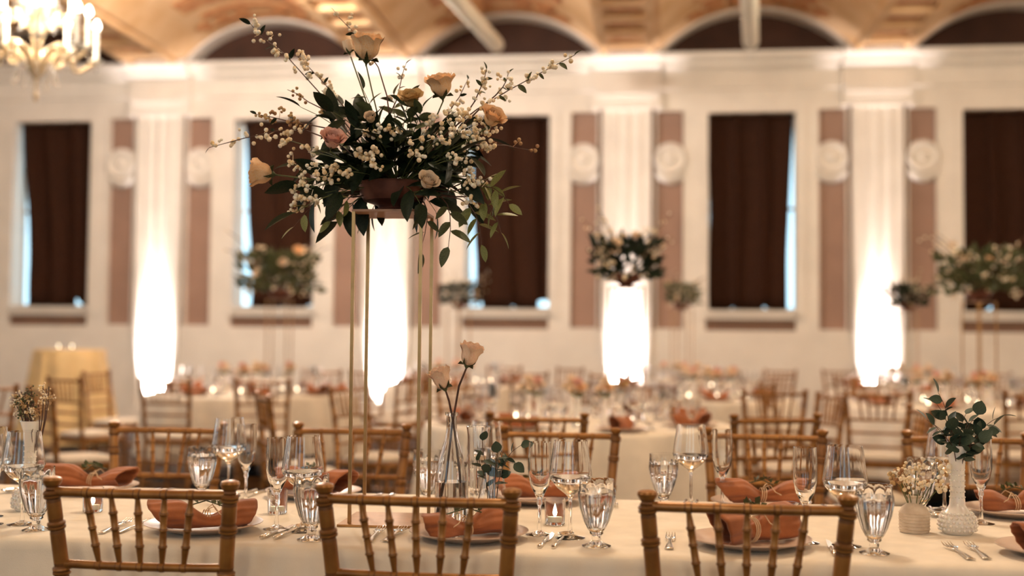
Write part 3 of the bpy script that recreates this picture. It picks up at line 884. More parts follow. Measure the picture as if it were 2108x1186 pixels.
for k in range(3):
    TW.tube([(0.006 * k - 0.002 + 0.003 * math.sin(a), 0.024 * math.cos(a), 0.021 + 0.021 * math.sin(a)) for a in [2 * PI * i / 14 for i in range(15)]], 0.0014, 5)
for s in (-1, 1):
    TW.tube([(0.008, 0.004 * s, 0.044), (0.022, 0.020 * s, 0.052), (0.034, 0.030 * s, 0.034), (0.05, 0.036 * s, 0.026)], 0.0013, 5)
ME['twine'] = TW.mesh('twine', 'twine', 60)
def leaf_mesh(name, material, L=1.0, w=0.38, fold=0.25, curl=0.2, shape=1.0, nu=5, nv=7):
    def fn(u, v):
        s = (u - 0.5) * 2
        wid = w * 0.5 * (math.sin(PI * min(1, v ** shape)) ** 0.75 if 0 < v < 1 else 0.0)
        return (s * wid, v * L, fold * abs(s) * wid - curl * v * v * L)
    m = MB().grid(fn, nu, nv)
    return m.mesh(name, material, 80)
LEAF = {
    'dark': leaf_mesh('leaf', 'dark_leaf', 1, 0.42, 0.25, 0.22, 0.85),
    'green': leaf_mesh('leaf', 'green_leaf', 1, 0.44, 0.2, 0.15, 0.9),
    'olive': leaf_mesh('leaf', 'olive_leaf', 1, 0.5, 0.25, 0.2, 0.8),
    'euca': leaf_mesh('leaf', 'eucalyptus_leaf', 1, 0.85, 0.12, 0.15, 0.8)}
def orient(d, roll=0.0):
    """quaternion turning local +Y to d, local +Z as far up as possible"""
    d = Vector(d).normalized()
    q = d.to_track_quat('Y', 'Z')
    return q @ Quaternion((0, 1, 0), roll)
def sprigblob(seed, n=12, size=0.014, material='olive_leaf', spread=0.05):
    r = random.Random(seed)
    m = MB()
    for i in range(n):
        t = i / n
        p = Vector((r.uniform(-0.01, 0.01), -spread / 2 + spread * t, 0.006 + 0.012 * math.sin(PI * t)))
        d = Vector((r.uniform(-1, 1), r.uniform(-0.3, 1), r.uniform(0, 1))).normalized() * size
        sd = d.orthogonal().normalized() * size * 0.35
        m.add([p, p + d * 0.5 + sd, p + d, p + d * 0.5 - sd], [(0, 1, 2, 3)])
    m.tube([(0, -spread / 2 - 0.02, 0.004), (0, 0, 0.016), (0, spread / 2, 0.008)], 0.0012, 5)
    return m
SPR = [sprigblob(5 + i).mesh('herb_sprig', 'olive_leaf', 0) for i in range(3)]
SETS = [  # plate x, y, napkin turn, offset, label bits
    (-1.106, 2.865, 28, 0, 'near left'), (-0.440, 2.855, 205, 1, 'near middle'), (0.225, 2.865, 40, 2, 'near right'), (0.925, 2.855, 32, 3, 'near far-right, cut by the edge'),
    (-1.725, 3.52, 5, 1, 'far left'), (-1.020, 3.53, 170, 0, 'far, behind gold stand'), (-0.345, 3.53, 25, 3, 'far, behind the votive'), (0.310, 3.53, 8, 2, 'far right, before chair'), (1.010, 3.50, 185, 1, 'far right edge')]
WH = ['in front of the left near chair', 'in front of the middle near chair', 'in front of the right near chair', 'at the right picture edge, near row',
      'across the table at far left', 'across the table behind the gold stand', 'across the table behind the votive by the roses', 'across the table above the right near chair', 'across the table right of the white bud vase']
for i, (x, y, a, v, bit) in enumerate(SETS):
    tag(put('charger_plate', ME['plate'], None, (x, y, ZT)), 'beige charger plate ' + WH[i], 'plate', 'front table plates')
    nk = put('napkin', NAP[v], None, (x, y, ZT + 0.010 + (0.006 if i > 3 else 0)), (0, 0, R(a)), (1.0, 1.12, 1.35 if i == 2 else 1.0))
    md = nk.modifiers.new('thickness', 'SOLIDIFY'); md.thickness = 0.003
    tag(nk, 'terracotta napkin tied with twine, ' + WH[i], 'napkin', 'front table napkins')
    put('twine', ME['twine'], nk)
    put('herb_sprig', SPR[i % 3], nk, (0.004, 0.0, 0.042), (0, 0, R(60 + 25 * i)), 1.4)

def fork_mb():
    m = MB()
    pts = [(0, 0.0, 0.003), (0, 0.04, 0.004), (0, 0.085, 0.004), (0, 0.115, 0.008), (0, 0.130, 0.009)]
    def fn(u, v):
        s = (u - 0.5) * 2
        y = 0.135 * v
        w = 0.0105 - 0.006 * min(1, v * 1.6) + (0.0085 * max(0, (v - 0.82) / 0.18) ** 1.3)
        z = 0.004 + 0.006 * math.sin(PI * v) ** 2 * 0.4 + (0.004 * max(0, v - 0.6) / 0.4) + 0.0012 * (1 - s * s)
        return (s * w, y, z)
    m.grid(fn, 5, 16)
    for k in range(4):
        x = -0.0105 + 0.007 * k
        m.tube([(x * 0.85, 0.130, 0.0085), (x, 0.145, 0.006), (x, 0.17, 0.006), (x * 0.97, 0.192, 0.011)], [0.0020, 0.0019, 0.0016, 0.0008], 6)
    return m
def knife_mb():
    m = MB()
    m.tube([(0, 0, 0.004), (0, 0.003, 0.004), (0, 0.05, 0.004), (0, 0.095, 0.004), (0, 0.10, 0.004)], [0.003, 0.0055, 0.005, 0.0042, 0.003], 10)
    m.add([(-0.006, 0.098, 0.002), (0.006, 0.098, 0.002), (0.008, 0.16, 0.002), (0.005, 0.20, 0.002), (-0.004, 0.215, 0.002), (-0.006, 0.15, 0.002),
           (-0.006, 0.098, 0.004), (0.006, 0.098, 0.0025), (0.008, 0.16, 0.0025), (0.005, 0.20, 0.0025), (-0.004, 0.215, 0.004), (-0.006, 0.15, 0.004)],
          [(5, 4, 3, 2, 1, 0), (6, 7, 8, 9, 10, 11)] + [(i, (i + 1) % 6, 6 + (i + 1) % 6, 6 + i) for i in range(6)])
    return m
def spoon_mb():
    m = MB()
    m.tube([(0, 0, 0.004), (0, 0.004, 0.004), (0, 0.06, 0.005), (0, 0.12, 0.006), (0, 0.14, 0.007)], [0.004, 0.0055, 0.004, 0.0028, 0.003], 8)
    m.grid(lambda u, v: (0.020 * v * math.sin(2 * PI * u) * (1 - 0.12 * math.cos(2 * PI * u)), 0.165 + 0.031 * v * -math.cos(2 * PI * u), 0.0025 + 0.007 * v * v), 20, 5, closed_u=True)
    return m
ME['fork'] = fork_mb().mesh('fork', 'silver_metal', 60)
ME['knife'] = knife_mb().mesh('table_knife', 'silver_metal', 40)
ME['spoon'] = spoon_mb().mesh('spoon', 'silver_metal', 60)
for n_ in ('fork', 'spoon'):
    pass
for i, (x, y, a, v, bit) in enumerate(SETS):
    far = i > 3
    s = -1 if far else 1
    rz = PI if far else 0
    for k, dx in enumerate((-0.225, -0.188)):
        o = put('fork', ME['fork'], None, (x + s * dx, y + s * (-0.095 + 0.012 * k), ZT), (0, 0, rz + R(3 - 5 * k)))
        md = o.modifiers.new('thickness', 'SOLIDIFY'); md.thickness = 0.0012
        tag(o, '%s silver fork by the plate %s' % (('outer', 'inner')[k], WH[i]), 'fork', 'forks on the front table')
    o = put('table_knife', ME['knife'], None, (x + s * 0.180, y - s * 0.10, ZT), (0, 0, rz + R(-4)))
    tag(o, 'silver table knife right of the plate ' + WH[i], 'knife', 'knives on the front table')
    o = put('spoon', ME['spoon'], None, (x + s * 0.212, y - s * 0.10, ZT), (0, 0, rz + R(-6)))
    md = o.modifiers.new('thickness', 'SOLIDIFY'); md.thickness = 0.0012
    tag(o, 'silver spoon right of the plate ' + WH[i], 'spoon', 'spoons on the front table')

# ---------------------------------------------------------------- flowers : roses, sprigs, berries
def petal_mb(r, h, span, flare, ruffle=0.02, nu=9, nv=7):
    def fn(u, v):
        a = (u - 0.5) * span * (0.55 + 0.45 * math.sin(PI * (0.12 + 0.62 * v)))
        rr = r * (0.22 + 0.83 * math.sin(PI * 0.5 * min(1, v * 1.9)) ** 0.75 - 0.10 * max(0, v - 0.6)) + flare * max(0, v - 0.60) ** 1.5
        edge = 1 - 0.10 * abs((u - 0.5) * 2) ** 3
        z = h * v * edge + ruffle * h * math.sin(6 * a) * v * v
        return (rr * math.cos(a), rr * math.sin(a), z)
    return MB().grid(fn, nu, nv)
def rose_parts(material, open_=0.5):
    key = (material, open_)
    if key in ROSES: return ROSES[key]
    core = MB()
    for i in range(5):
        r = 0.10 + 0.05 * i
        pm = petal_mb(r, 0.98 - 0.015 * i, 2.9, -0.12, 0.0, 9, 7)
        M_ = Matrix.Rotation(i * 2.4, 4, 'Z')
        core.add([M_ @ Vector(p) for p in pm.v], pm.f)
    core.lathe([(0.05, 0.0), (0.26, 0.10), (0.30, 0.35), (0.16, 0.58), (0.02, 0.62)], 12)
    ROSES[key] = (core.mesh('rose_bloom', material, 70),
                  [petal_mb(0.36, 0.96, 2.3, 0.15 * open_, 0.02).mesh('petal', material, 70),
                   petal_mb(0.41, 0.95, 2.0, 0.9 * open_, 0.05).mesh('petal', material, 70),
                   petal_mb(0.45, 0.86, 1.7, 1.7 * open_, 0.07).mesh('petal', material, 70)])
    return ROSES[key]
ROSES = {}
cal = MB().lathe([(0.03, -0.22), (0.05, -0.12), (0.13, -0.05), (0.17, 0.02), (0.15, 0.06)], 10)
for i in range(5):
    a = 2 * PI * i / 5
    c_, s_ = math.cos(a), math.sin(a)
    t_ = Vector((-s_, c_, 0))
    b0 = Vector((c_ * 0.15, s_ * 0.15, 0.0)); b1 = Vector((c_ * 0.40, s_ * 0.40, 0.12)); b2 = Vector((c_ * 0.52, s_ * 0.52, 0.36 - 0.4 * (i % 2)))
    cal.add([b0 + t_ * 0.08, b0 - t_ * 0.08, b1 - t_ * 0.07, b2, b1 + t_ * 0.07], [(0, 1, 2, 3, 4)])
CALYX = cal.mesh('calyx', 'olive_leaf', 60)
def rose(parent, loc, d, size, material, open_=0.5, rows=3, spin=0.0, tall=1.05):
    core, pet = rose_parts(material, open_)
    q = Vector(d).to_track_quat('Z', 'Y') @ Quaternion((0, 0, 1), spin)
    o = put('rose_bloom', core, parent, loc, q, (size, size, size * tall))
    for k in range(rows):
        n = 4 if k < 2 else 5
        for i in range(n):
            put('petal', pet[k], o, None, (0, 0, 2 * PI * (i + 0.37 * k) / n + 0.15 * ((i * 7 + k) % 3)))
    put('calyx', CALYX, o)
    return o

def sprig(parent, pts, kind, n, size, r=0.0022, stem='green_stem', name='foliage_sprig', spread=1.0, rr=rnd, start=0.25, jitter=0.35):
    """a stem with n leaves as its children"""
    pts = [Vector(p) for p in pts]
    st = MB().tube(pts, [r * (1.0 - 0.65 * i / (len(pts) - 1)) for i in range(len(pts))], 6).build(name, stem, parent, smooth=60)
    side = 1
    for i in range(n):
        t = start + (1 - start) * (i + 0.5) / n
        if i == n - 1: t = 0.995
        f = t * (len(pts) - 1)
        k = min(int(f), len(pts) - 2)
        p = pts[k].lerp(pts[k + 1], f - k)
        tan = (pts[k + 1] - pts[k]).normalized()
        sd = tan.cross(Vector((0, -1, 0.25))).normalized()
        out = sd * side * spread
        d = tan * (0.75 if i < n - 1 else 3) + out + Vector((rr.uniform(-1, 1), rr.uniform(-1, 1), rr.uniform(-1, 1))) * jitter
        side = -side
        s = size * rr.uniform(0.75, 1.15)
        put('leaf', LEAF[kind], st, p, orient(d, rr.uniform(-1.1, 1.1)), s)
    return st
def berries(parent, pts, n, spread, rad, material='snowberry', rr=rnd, start=0.2, clump=3, name='berry_cluster'):
    """little berries in clumps along a path"""
    pts = [Vector(p) for p in pts]
    m = MB()
    for i in range(n):
        t = start + (1 - start) * (i + rr.random() * 0.6) / n
        f = min(t, 0.999) * (len(pts) - 1)
        k = int(f)
        p = pts[k].lerp(pts[k + 1], f - k)
        off = Vector((rr.gauss(0, 1), rr.gauss(0, 1), rr.gauss(0, 1))) * spread
        for j in range(clump):
            q = p + off + Vector((rr.gauss(0, 1), rr.gauss(0, 1), rr.gauss(0, 1))) * rad * 1.15
            m.ball(q, rad * rr.uniform(0.7, 1.2), 7, 5)
        if off.length > 0.004:
            m.tube([p, p + off], 0.0008, 4)
    o = m.build(name, material, parent, smooth=80)
    o['kind'] = 'stuff'
    return o

# tall gold stand and copper bowl on the front table
STX, STY, STA = -0.688, 3.100, R(1.5)
SH = 0.815
def stand_parts(t, n=8):
    MB().box(-0.115, 0.115, -0.115, 0.115, 0, 0.006).build('base_plate', 'gold_metal', t, smooth=0)
    for sx in (-1, 1):
        for sy in (-1, 1):
            MB().box(sx * 0.0885 - 0.0042, sx * 0.0885 + 0.0042, sy * 0.0885 - 0.0042, sy * 0.0885 + 0.0042, 0.006, SH - 0.006).build('stand_leg', 'gold_metal', t, smooth=0)
    MB().box(-0.093, 0.093, -0.093, 0.093, SH - 0.006, SH).build('top_plate', 'bronze_plate', t, smooth=0)
st = tag(empty('flower_stand', (STX, STY, ZT), STA), 'tall slim gold flower stand with four legs on the front table', 'stand')
stand_parts(st)
ZB = ZT + SH
def bowl_mb(n=36):
    return MB().lathe([(0.001, 0.0), (0.055, 0.0), (0.058, 0.004), (0.040, 0.012), (0.045, 0.018), (0.080, 0.030), (0.092, 0.050), (0.095, 0.072), (0.098, 0.078), (0.093, 0.080), (0.088, 0.070), (0.082, 0.05), (0.07, 0.036), (0.0005, 0.03)], n)
ME['bowl'] = bowl_mb().mesh('flower_bowl', 'copper_metal', 40)
tag(put('flower_bowl', ME['bowl'], None, (STX, STY, ZB + 0.0003)), 'copper bowl on the tall gold stand holding the large arrangement', 'bowl')

FX, FY, FZ = STX, STY, ZB + 0.031
arr = tag(empty('flower_arrangement', (FX, FY, FZ)), 'large wild arrangement of dark leaves, snowberries and peach roses', 'flowers')
K = 0.001315
def A(px, py, dy=0.0):
    """point of the arrangement: sideways and upward in sketch units, dy metres in depth"""
    return Vector(((px - 815) * K, dy, (408 - py) * K))
core0 = A(822, 385, 0)
ra = random.Random(11)
def path(target, dy, sag=0.02, start=None, n=7):
    p0 = start if start is not None else core0 + Vector((ra.uniform(-0.03, 0.03), ra.uniform(-0.03, 0.03), 0))
    p1 = A(*target, dy)
    return arc_pts(p0, p1, Vector((0, 0, sag)), n)
# dark broad-leaved sprays, the heart of the arrangement
dark = [(640, 228), (692, 205), (722, 250), (648, 300), (612, 335), (640, 385), (690, 425), (650, 445), (742, 432), (705, 452),
        (925, 325), (955, 300), (985, 335), (950, 395), (905, 432), (965, 372), (872, 298), (802, 300), (762, 285), (884, 350),
        (824, 335), (922, 275), (890, 425), (985, 262), (705, 330), (755, 345), (840, 300)]
for i, tg in enumerate(dark):
    dy = (-0.10, 0.06, -0.15, 0.13, -0.03)[i % 5] + ra.uniform(-0.03, 0.03)
    sprig(arr, path(tg, dy, 0.03), 'dark', 5, 0.090, rr=ra, start=0.40, spread=0.9)
fm = MB()
lm = LEAF['dark']
lv = [Vector(v.co) for v in lm.vertices]; lf = [tuple(p.vertices) for p in lm.polygons]
for i in range(230):
    a, e_ = ra.uniform(0, 2 * PI), ra.uniform(-0.02, 1.0)
    q = ra.uniform(0.3, 1.0)
    c = core0 + Vector((0.185 * q * math.cos(a), 0.14 * q * math.sin(a), 0.015 + 0.175 * e_ * q))
    d = (c - core0).normalized() + Vector((ra.uniform(-.7, .7), ra.uniform(-.7, .7), ra.uniform(-.7, .5)))
    M_ = Matrix.Translation(c) @ orient(d, ra.uniform(-1.3, 1.3)).to_matrix().to_4x4() @ Matrix.Scale(ra.uniform(0.04, 0.075), 4)
    fm.add([M_ @ v for v in lv], lf)
tag(fm.build('inner_foliage', 'dark_leaf', arr, smooth=80), kind='stuff')
# olive foliage in the middle and towards the top
for i, tg in enumerate([(762, 190), (800, 178), (842, 198), (884, 228), (742, 228), (782, 245), (855, 250), (700, 290), (930, 300)]):
    sprig(arr, path(tg, (-0.08, 0.07, 0.0)[i % 3], 0.01), 'olive', 9, 0.050, rr=ra, start=0.40)
for i, tg in enumerate([(640, 350), (620, 375), (665, 395)]):
    sprig(arr, path(tg, -0.05 + 0.04 * i, 0.01), 'olive', 6, 0.035, rr=ra, start=0.5)
# pale green hanging leaves at lower right and left
for i, (tg, s0, n) in enumerate([((1060, 425), (940, 395), 6), ((1042, 478), (950, 405), 6), ((1000, 500), (935, 405), 6), ((942, 508), (905, 400), 5), ((882, 515), (875, 410), 4), ((1025, 400), (945, 385), 5), ((632, 468), (690, 395), 5), ((700, 455), (740, 405), 5)]):
    p0 = A(*s0, -0.06)
    sprig(arr, [core0] + arc_pts(p0, A(*tg, -0.11 + 0.03 * (i % 3)), Vector((0.02, 0, 0.03)), 6), 'green' if i not in (3, 4) else 'olive', n, 0.055 if i != 6 else 0.048, rr=ra, start=0.5, stem='brown_stem')
# long berry branches
BR = [
    ([(690, 220), (640, 165), (585, 105), (535, 68), (513, 42)], -0.02, 13, 4, 0.030, 0.05),
    ([(795, 190), (775, 130), (745, 85), (715, 48), (680, 14)], 0.03, 11, 3, 0.026, 0.07),
    ([(925, 270), (985, 225), (1050, 188), (1115, 155), (1182, 122)], -0.03, 13, 8, 0.030, 0.05),
    ([(700, 290), (640, 268), (590, 270), (520, 288), (455, 308)], -0.09, 12, 2, 0.020, 0.0),
    ([(720, 230), (690, 195), (650, 150), (615, 115), (590, 92)], 0.05, 16, 4, 0.026, 0.12),
    ([(690, 235), (660, 215), (630, 200), (605, 182), (582, 172)], 0.02, 4, 0, 0.02, 0.0),
    ([(700, 265), (650, 255), (605, 248), (570, 240), (538, 235)], -0.05, 10, 3, 0.025, 0.0),
    ([(800, 230), (812, 200), (818, 170), (822, 142), (828, 118)], 0.04, 4, 3, 0.022, 0.0),
    ([(915, 240), (928, 210), (940, 190), (948, 168), (955, 148)], 0.06, 4, 2, 0.02, 0.0),
    ([(960, 240), (982, 210), (992, 190), (1002, 172), (1008, 152)], -0.05, 9, 4, 0.024, 0.0),
    ([(990, 220), (1020, 195), (1035, 178), (1042, 165), (1046, 150)], 0.0, 4, 3, 0.02, 0.0),
    ([(960, 290), (1000, 290), (1035, 288), (1060, 292), (1090, 296)], 0.08, 4, 0, 0.02, 0.0),
]
for i, (pp, dy, nb, nl, ls, _) in enumerate(BR):
    pts = [core0] + [A(x, y, dy * (0.4 + 0.2 * j)) for j, (x, y) in enumerate(pp)]
    fine = []
    for j in range(len(pts) - 1):
        for q in range(4):
            fine.append(pts[j].lerp(pts[j + 1], q / 4))
    fine.append(pts[-1])
    b = sprig(arr, fine, 'dark' if i not in (2, 9, 10) else 'olive', nl, ls, r=0.0024, stem='brown_stem', name='berry_branch', rr=ra, start=0.5, spread=1.2)
    berries(b, fine, nb, 0.009, 0.0058 if i in (3, 2, 0, 4) else 0.0048, 'snowberry' if i not in (5, 6, 11) else 'brown_bud', ra, start=0.42, clump=3 if i != 6 else 4)
# clustered white snowberries through the middle
CL = [(775, 328, -.17), (806, 352, -.17), (692, 352, -.15), (655, 412, -.12), (672, 392, -.14), (985, 372, -.12), (1000, 385, -.10), (942, 262, -.12), (962, 235, -.08), (792, 282, -.15),
      (1000, 292, -.06), (980, 300, -.1), (602, 290, -.1), (640, 405, -.1), (715, 350, -.14), (955, 340, -.14), (930, 300, -.15), (895, 300, -.15), (985, 410, -.1), (885, 330, -.16), (905, 262, -.12), (745, 365, -.16), (975, 270, -.1), (1020, 255, -.02), (668, 320, -.12), (835, 275, -.14), (1005, 275, -.05), (960, 285, -.1), (990, 248, -.04), (945, 238, -.08), (1010, 300, -.05), (635, 420, -.08), (675, 418, -.12), (625, 335, -.06), (650, 372, -.1), (975, 352, -.1), (800, 330, -.17), (700, 370, -.14)]
for i, (x, y, dy) in enumerate(CL):
    p1 = A(x, y, dy)
    pts = arc_pts(core0, p1, Vector((0, 0, 0.015)), 6)
    b = MB().tube(pts, 0.0012, 5).build('snowberry_stem', 'green_stem', arr)
    berries(b, [p1 - Vector((0.012, 0, 0)), p1 + Vector((0.012, 0, -0.008))], 4, 0.009, 0.0056, 'snowberry', ra, start=0, clump=3)
# roses
for (x, y, dy, d, s, mt, op, rows) in [
    (757, 122, -0.02, (0.10, -0.25, 1), 0.070, 'rose_peach', 0.45, 3), (714, 98, 0.02, (-0.3, 0, 1), 0.034, 'rose_cream', 0.1, 1),
    (920, 205, -0.06, (-0.1, -0.35, 1), 0.058, 'rose_peach', 0.6, 3), (585, 362, -0.10, (-1, -0.25, 0.10), 0.058, 'rose_peach', 0.5, 3),
    (1012, 262, -0.06, (0.5, -0.5, 0.6), 0.044, 'rose_peach', 0.9, 3), (857, 222, -0.05, (0, -0.6, 0.8), 0.040, 'rose_mustard', 1.0, 3),
    (718, 318, -0.17, (0.35, -0.6, 0.75), 0.042, 'rose_pink', 0.9, 3), (897, 392, -0.13, (0.5, -0.6, 0.6), 0.036, 'rose_cream', 0.9, 3), (788, 262, -0.12, (0, -0.8, 0.5), 0.026, 'rose_cream', 0.9, 2)]:
    p1 = A(x, y, dy)
    dv = Vector(d).normalized()
    pts = arc_pts(core0, p1 - dv * 0.012, Vector((0, 0, 0.0)) + dv * -0.01, 8)
    stem = MB().tube(pts, 0.002, 6).build('rose_stem', 'green_stem', arr)
    rose(arr, p1, dv, s, mt, op, rows, ra.random() * 6)

# ---------------------------------------------------------------- background centrepieces (same kind, simpler)
def far_arr_meshes(seed):
    r = random.Random(seed)
    leaves = MB(); pale = MB(); stems = MB()
    for i in range(260):
        a = r.random() * 2 * PI
        e = r.uniform(-0.45, 1.0)
        rad = r.uniform(0.05, 0.27)
        c = Vector((math.cos(a) * rad, math.sin(a) * rad * 0.8, 0.11 + e * 0.17))
        d = (c - Vector((0, 0, 0.02))).normalized() + Vector((r.uniform(-.5, .5), r.uniform(-.5, .5), r.uniform(-.5, .5)))
        d = d.normalized() * r.uniform(0.07, 0.11)
        s = d.orthogonal().normalized() * 0.020
        s = Quaternion(d.normalized(), r.random() * 6) @ s
        up = d.cross(s).normalized() * 0.006
        leaves.add([c, c + d * 0.3 + s, c + d * 0.7 + s * 0.8, c + d, c + d * 0.7 - s * 0.8, c + d * 0.3 - s, c + d * 0.5 + up], [(0, 1, 6), (1, 2, 6), (2, 3, 6), (3, 4, 6), (4, 5, 6), (5, 0, 6)])
    for i in range(34):
        a = r.random() * 2 * PI
        rad = r.uniform(0.14, 0.29)
        c = Vector((math.cos(a) * rad, math.sin(a) * rad * 0.8, 0.12 + r.uniform(-0.10, 0.24)))
        for j in range(3):
            pale.ball(c + Vector((r.gauss(0, .012), r.gauss(0, .012), r.gauss(0, .012))), r.uniform(0.008, 0.014), 6, 4)
    for i in range(9):
        a = r.random() * 2 * PI
        tip = Vector((math.cos(a) * 0.40, math.sin(a) * 0.3, r.uniform(0.15, 0.50)))
        pts = arc_pts((0, 0, 0.03), tip, (0, 0, 0.05), 6)
        stems.tube(pts, 0.003, 5)
        for k in range(7):
            p = pts[2 + k % 4] + Vector((r.gauss(0, .015), r.gauss(0, .015), r.gauss(0, .015)))
            pale.ball(p, 0.009, 6, 4)
    return leaves.mesh('foliage', 'dark_leaf' if seed == 22 else 'olive_leaf', 0), pale.mesh('berries', 'snowberry', 60), stems.mesh('stems', 'brown_stem', 60)
FAR = [far_arr_meshes(s) for s in (21, 22)]
def far_roses(parent, spec):
    for (x, y, z, s, mt) in spec:
        core, pet = rose_parts(mt, 0.9)
        o = put('rose_bloom', core, parent, (x, y, z), Vector((x, y - 0.15, z)).to_track_quat('Z', 'Y'), s)
        for i in range(5):
            put('petal', pet[2], o, None, (0, 0, 2 * PI * i / 5))
st0 = None
CENT = [(-3.235, 10.05, 0, 1.22, 'on the left round table before the second window'),
        (-0.17, 7.42, 1, 0.9, 'on the middle round table before the bright pilaster'),
        (2.56, 9.80, 2, 1.22, 'at the right edge before the rightmost window'),
        (-2.10, 12.75, 3, 0.80, 'on the distant left table, small, right of the gold stand legs'),
        (0.30, 12.75, 4, 0.80, 'on the distant middle table, small, left of the fourth window'),
        (2.62, 12.75, 5, 0.80, 'on the distant right table, small, beside the last glowing pilaster')]
for i, (x, y, k, s, lab) in enumerate(CENT):
    e = tag(empty('flower_stand', (x, y, ZT), R(17 * k)), 'slim gold flower stand ' + lab, 'stand', 'background flower stands')
    for ch_ in st.children:
        c = ch_.copy(); col.objects.link(c); c.parent = e
    tag(put('flower_bowl', ME['bowl'], None, (x, y, ZB + 0.0003)), 'copper flower bowl ' + lab, 'bowl', 'background flower bowls')
    f = tag(empty('flower_arrangement', (x, y, ZB + 0.031), R(70 * k)), 'dark leafy flower arrangement ' + lab, 'flowers', 'background arrangements')
    f.scale = (s, s, s * (1 if s > 0.7 else 0.75))
    L_, P_, S_ = FAR[k % 2]
    put('foliage', L_, f); put('berries', P_, f); put('stems', S_, f)
    f.children[0]['kind'] = 'stuff'; f.children[1]['kind'] = 'stuff'
    rr = random.Random(60 + k)
    spec = []
    for q in range(9 if k == 1 else 4):
        a = rr.random() * 2 * PI
        spec.append((0.2 * math.cos(a), 0.17 * math.sin(a), rr.uniform(0.10, 0.34), rr.uniform(0.035, 0.055), 'rose_cream' if k == 1 or q % 2 else 'rose_peach'))
    far_roses(f, spec)

# ---------------------------------------------------------------- bottles and small vases on the front table
bo = MB().lathe([(0.001, 0.0), (0.040, 0.0), (0.042, 0.004), (0.042, 0.10), (0.040, 0.135), (0.030, 0.180), (0.017, 0.225), (0.0135, 0.25), (0.0135, 0.282), (0.0165, 0.286), (0.0165, 0.292),
                 (0.0135, 0.292), (0.0113, 0.282), (0.0113, 0.25), (0.0148, 0.226), (0.0278, 0.181), (0.0378, 0.136), (0.0398, 0.10), (0.0398, 0.007), (0.0005, 0.006)], 32).build('glass_bottle', 'glass', None, loc=(-0.515, 3.035, ZT))
tag(bo, 'clear glass bottle holding two blush roses beside the gold stand', 'bottle')
MB().lathe([(0.0005, 0.0055), (0.0402, 0.0065), (0.0402, 0.10), (0.0395, 0.115), (0.0005, 0.115)], 32).build('water', 'water', bo)
def stem_rose(base, pts, d, size, lab):
    e = tag(empty('rose', base), lab, 'rose', 'bottled roses')
    pts = [Vector(p) for p in pts]
    fine = []
    for j in range(len(pts) - 1):
        for q in range(4): fine.append(pts[j].lerp(pts[j + 1], q / 4))
    fine.append(pts[-1])
    MB().tube(fine, [0.0034 - 0.0010 * i / len(fine) for i in range(len(fine))], 8).build('stem', 'brown_stem', e, smooth=60)
    rose(e, pts[-1] + Vector(d).normalized() * 0.008, d, size, 'rose_blush', 0.55, 3, 0.6, 1.30)
    return e
stem_rose((-0.515, 3.035, ZT), [(-0.030, 0.0, 0.010), (-0.012, -0.003, 0.13), (0.002, -0.003, 0.262), (0.018, 0.0, 0.36), (0.036, 0.0, 0.405)], (0.28, -0.1, 1), 0.048, 'taller blush rose in the clear bottle')
stem_rose((-0.515, 3.035, ZT), [(0.028, 0.006, 0.012), (0.022, 0.006, 0.13), (0.004, 0.005, 0.262), (-0.008, 0.004, 0.32), (-0.016, 0.0, 0.345)], (-0.35, -0.15, 1), 0.046, 'lower blush rose leaning left in the clear bottle')

def euca(parent, pts, n, size, rr):
    st_ = sprig(parent, pts, 'euca', n, size, r=0.0016, stem='brown_stem', name='eucalyptus_stem', rr=rr, start=0.35, spread=1.1, jitter=0.5)
    return st_
re_ = random.Random(3)
cv = MB().lathe([(0.001, 0.0), (0.046, 0.0), (0.048, 0.004), (0.046, 0.03), (0.030, 0.11), (0.020, 0.165), (0.0185, 0.19), (0.021, 0.195), (0.0185, 0.195), (0.0165, 0.188), (0.0178, 0.165), (0.0278, 0.11), (0.0438, 0.03), (0.044, 0.007), (0.0005, 0.006)], 28).build('flask_vase', 'glass', None, loc=(-0.418, 3.125, ZT))
tag(cv, 'clear conical glass vase with eucalyptus right of the roses bottle', 'vase')
e = tag(empty('eucalyptus_bunch', (-0.418, 3.125, ZT)), 'eucalyptus and dried sprig in the clear conical vase', 'flowers')
euca(e, arc_pts((-0.01, 0, 0.012), (-0.028, -0.01, 0.215), (0.0, 0, 0), 7), 5, 0.030, re_)
euca(e, arc_pts((0.01, 0, 0.012), (0.075, -0.02, 0.205), (-0.02, 0, 0.03), 7), 5, 0.032, re_)
euca(e, arc_pts((0, 0, 0.012), (0.055, 0.0, 0.155), (-0.02, 0, 0.05), 7), 5, 0.034, re_)
euca(e, arc_pts((0, 0, 0.012), (0.015, -0.03, 0.185), (0, 0, 0.02), 7), 6, 0.034, re_)
euca(e, arc_pts((0, 0, 0.012), (-0.035, -0.03, 0.165), (0, 0, 0.02), 7), 5, 0.032, re_)
b = MB().tube([(0.0, 0, 0.012), (0.006, 0, 0.12), (0.016, -0.005, 0.20)], 0.0015, 5).build('dried_sprig', 'twine', e)
berries(b, [(0.006, 0, 0.15), (0.016, -0.005, 0.205)], 5, 0.008, 0.004, 'brown_bud', re_, 0, 3)
cy = MB().lathe([(0.001, 0.0), (0.036, 0.0), (0.038, 0.004), (0.030, 0.03), (0.028, 0.09), (0.030, 0.22), (0.034, 0.245), (0.0322, 0.246), (0.028, 0.22), (0.026, 0.09), (0.026, 0.03), (0.0005, 0.025)], 32, None, lambda a, i: 1 + (0.03 * math.cos(12 * a) if 3 <= i <= 5 else 0)).build('ribbed_vase', 'glass', None, loc=(-0.468, 3.20, ZT))
tag(cy, 'clear ribbed glass vase standing empty behind the roses bottle', 'vase')

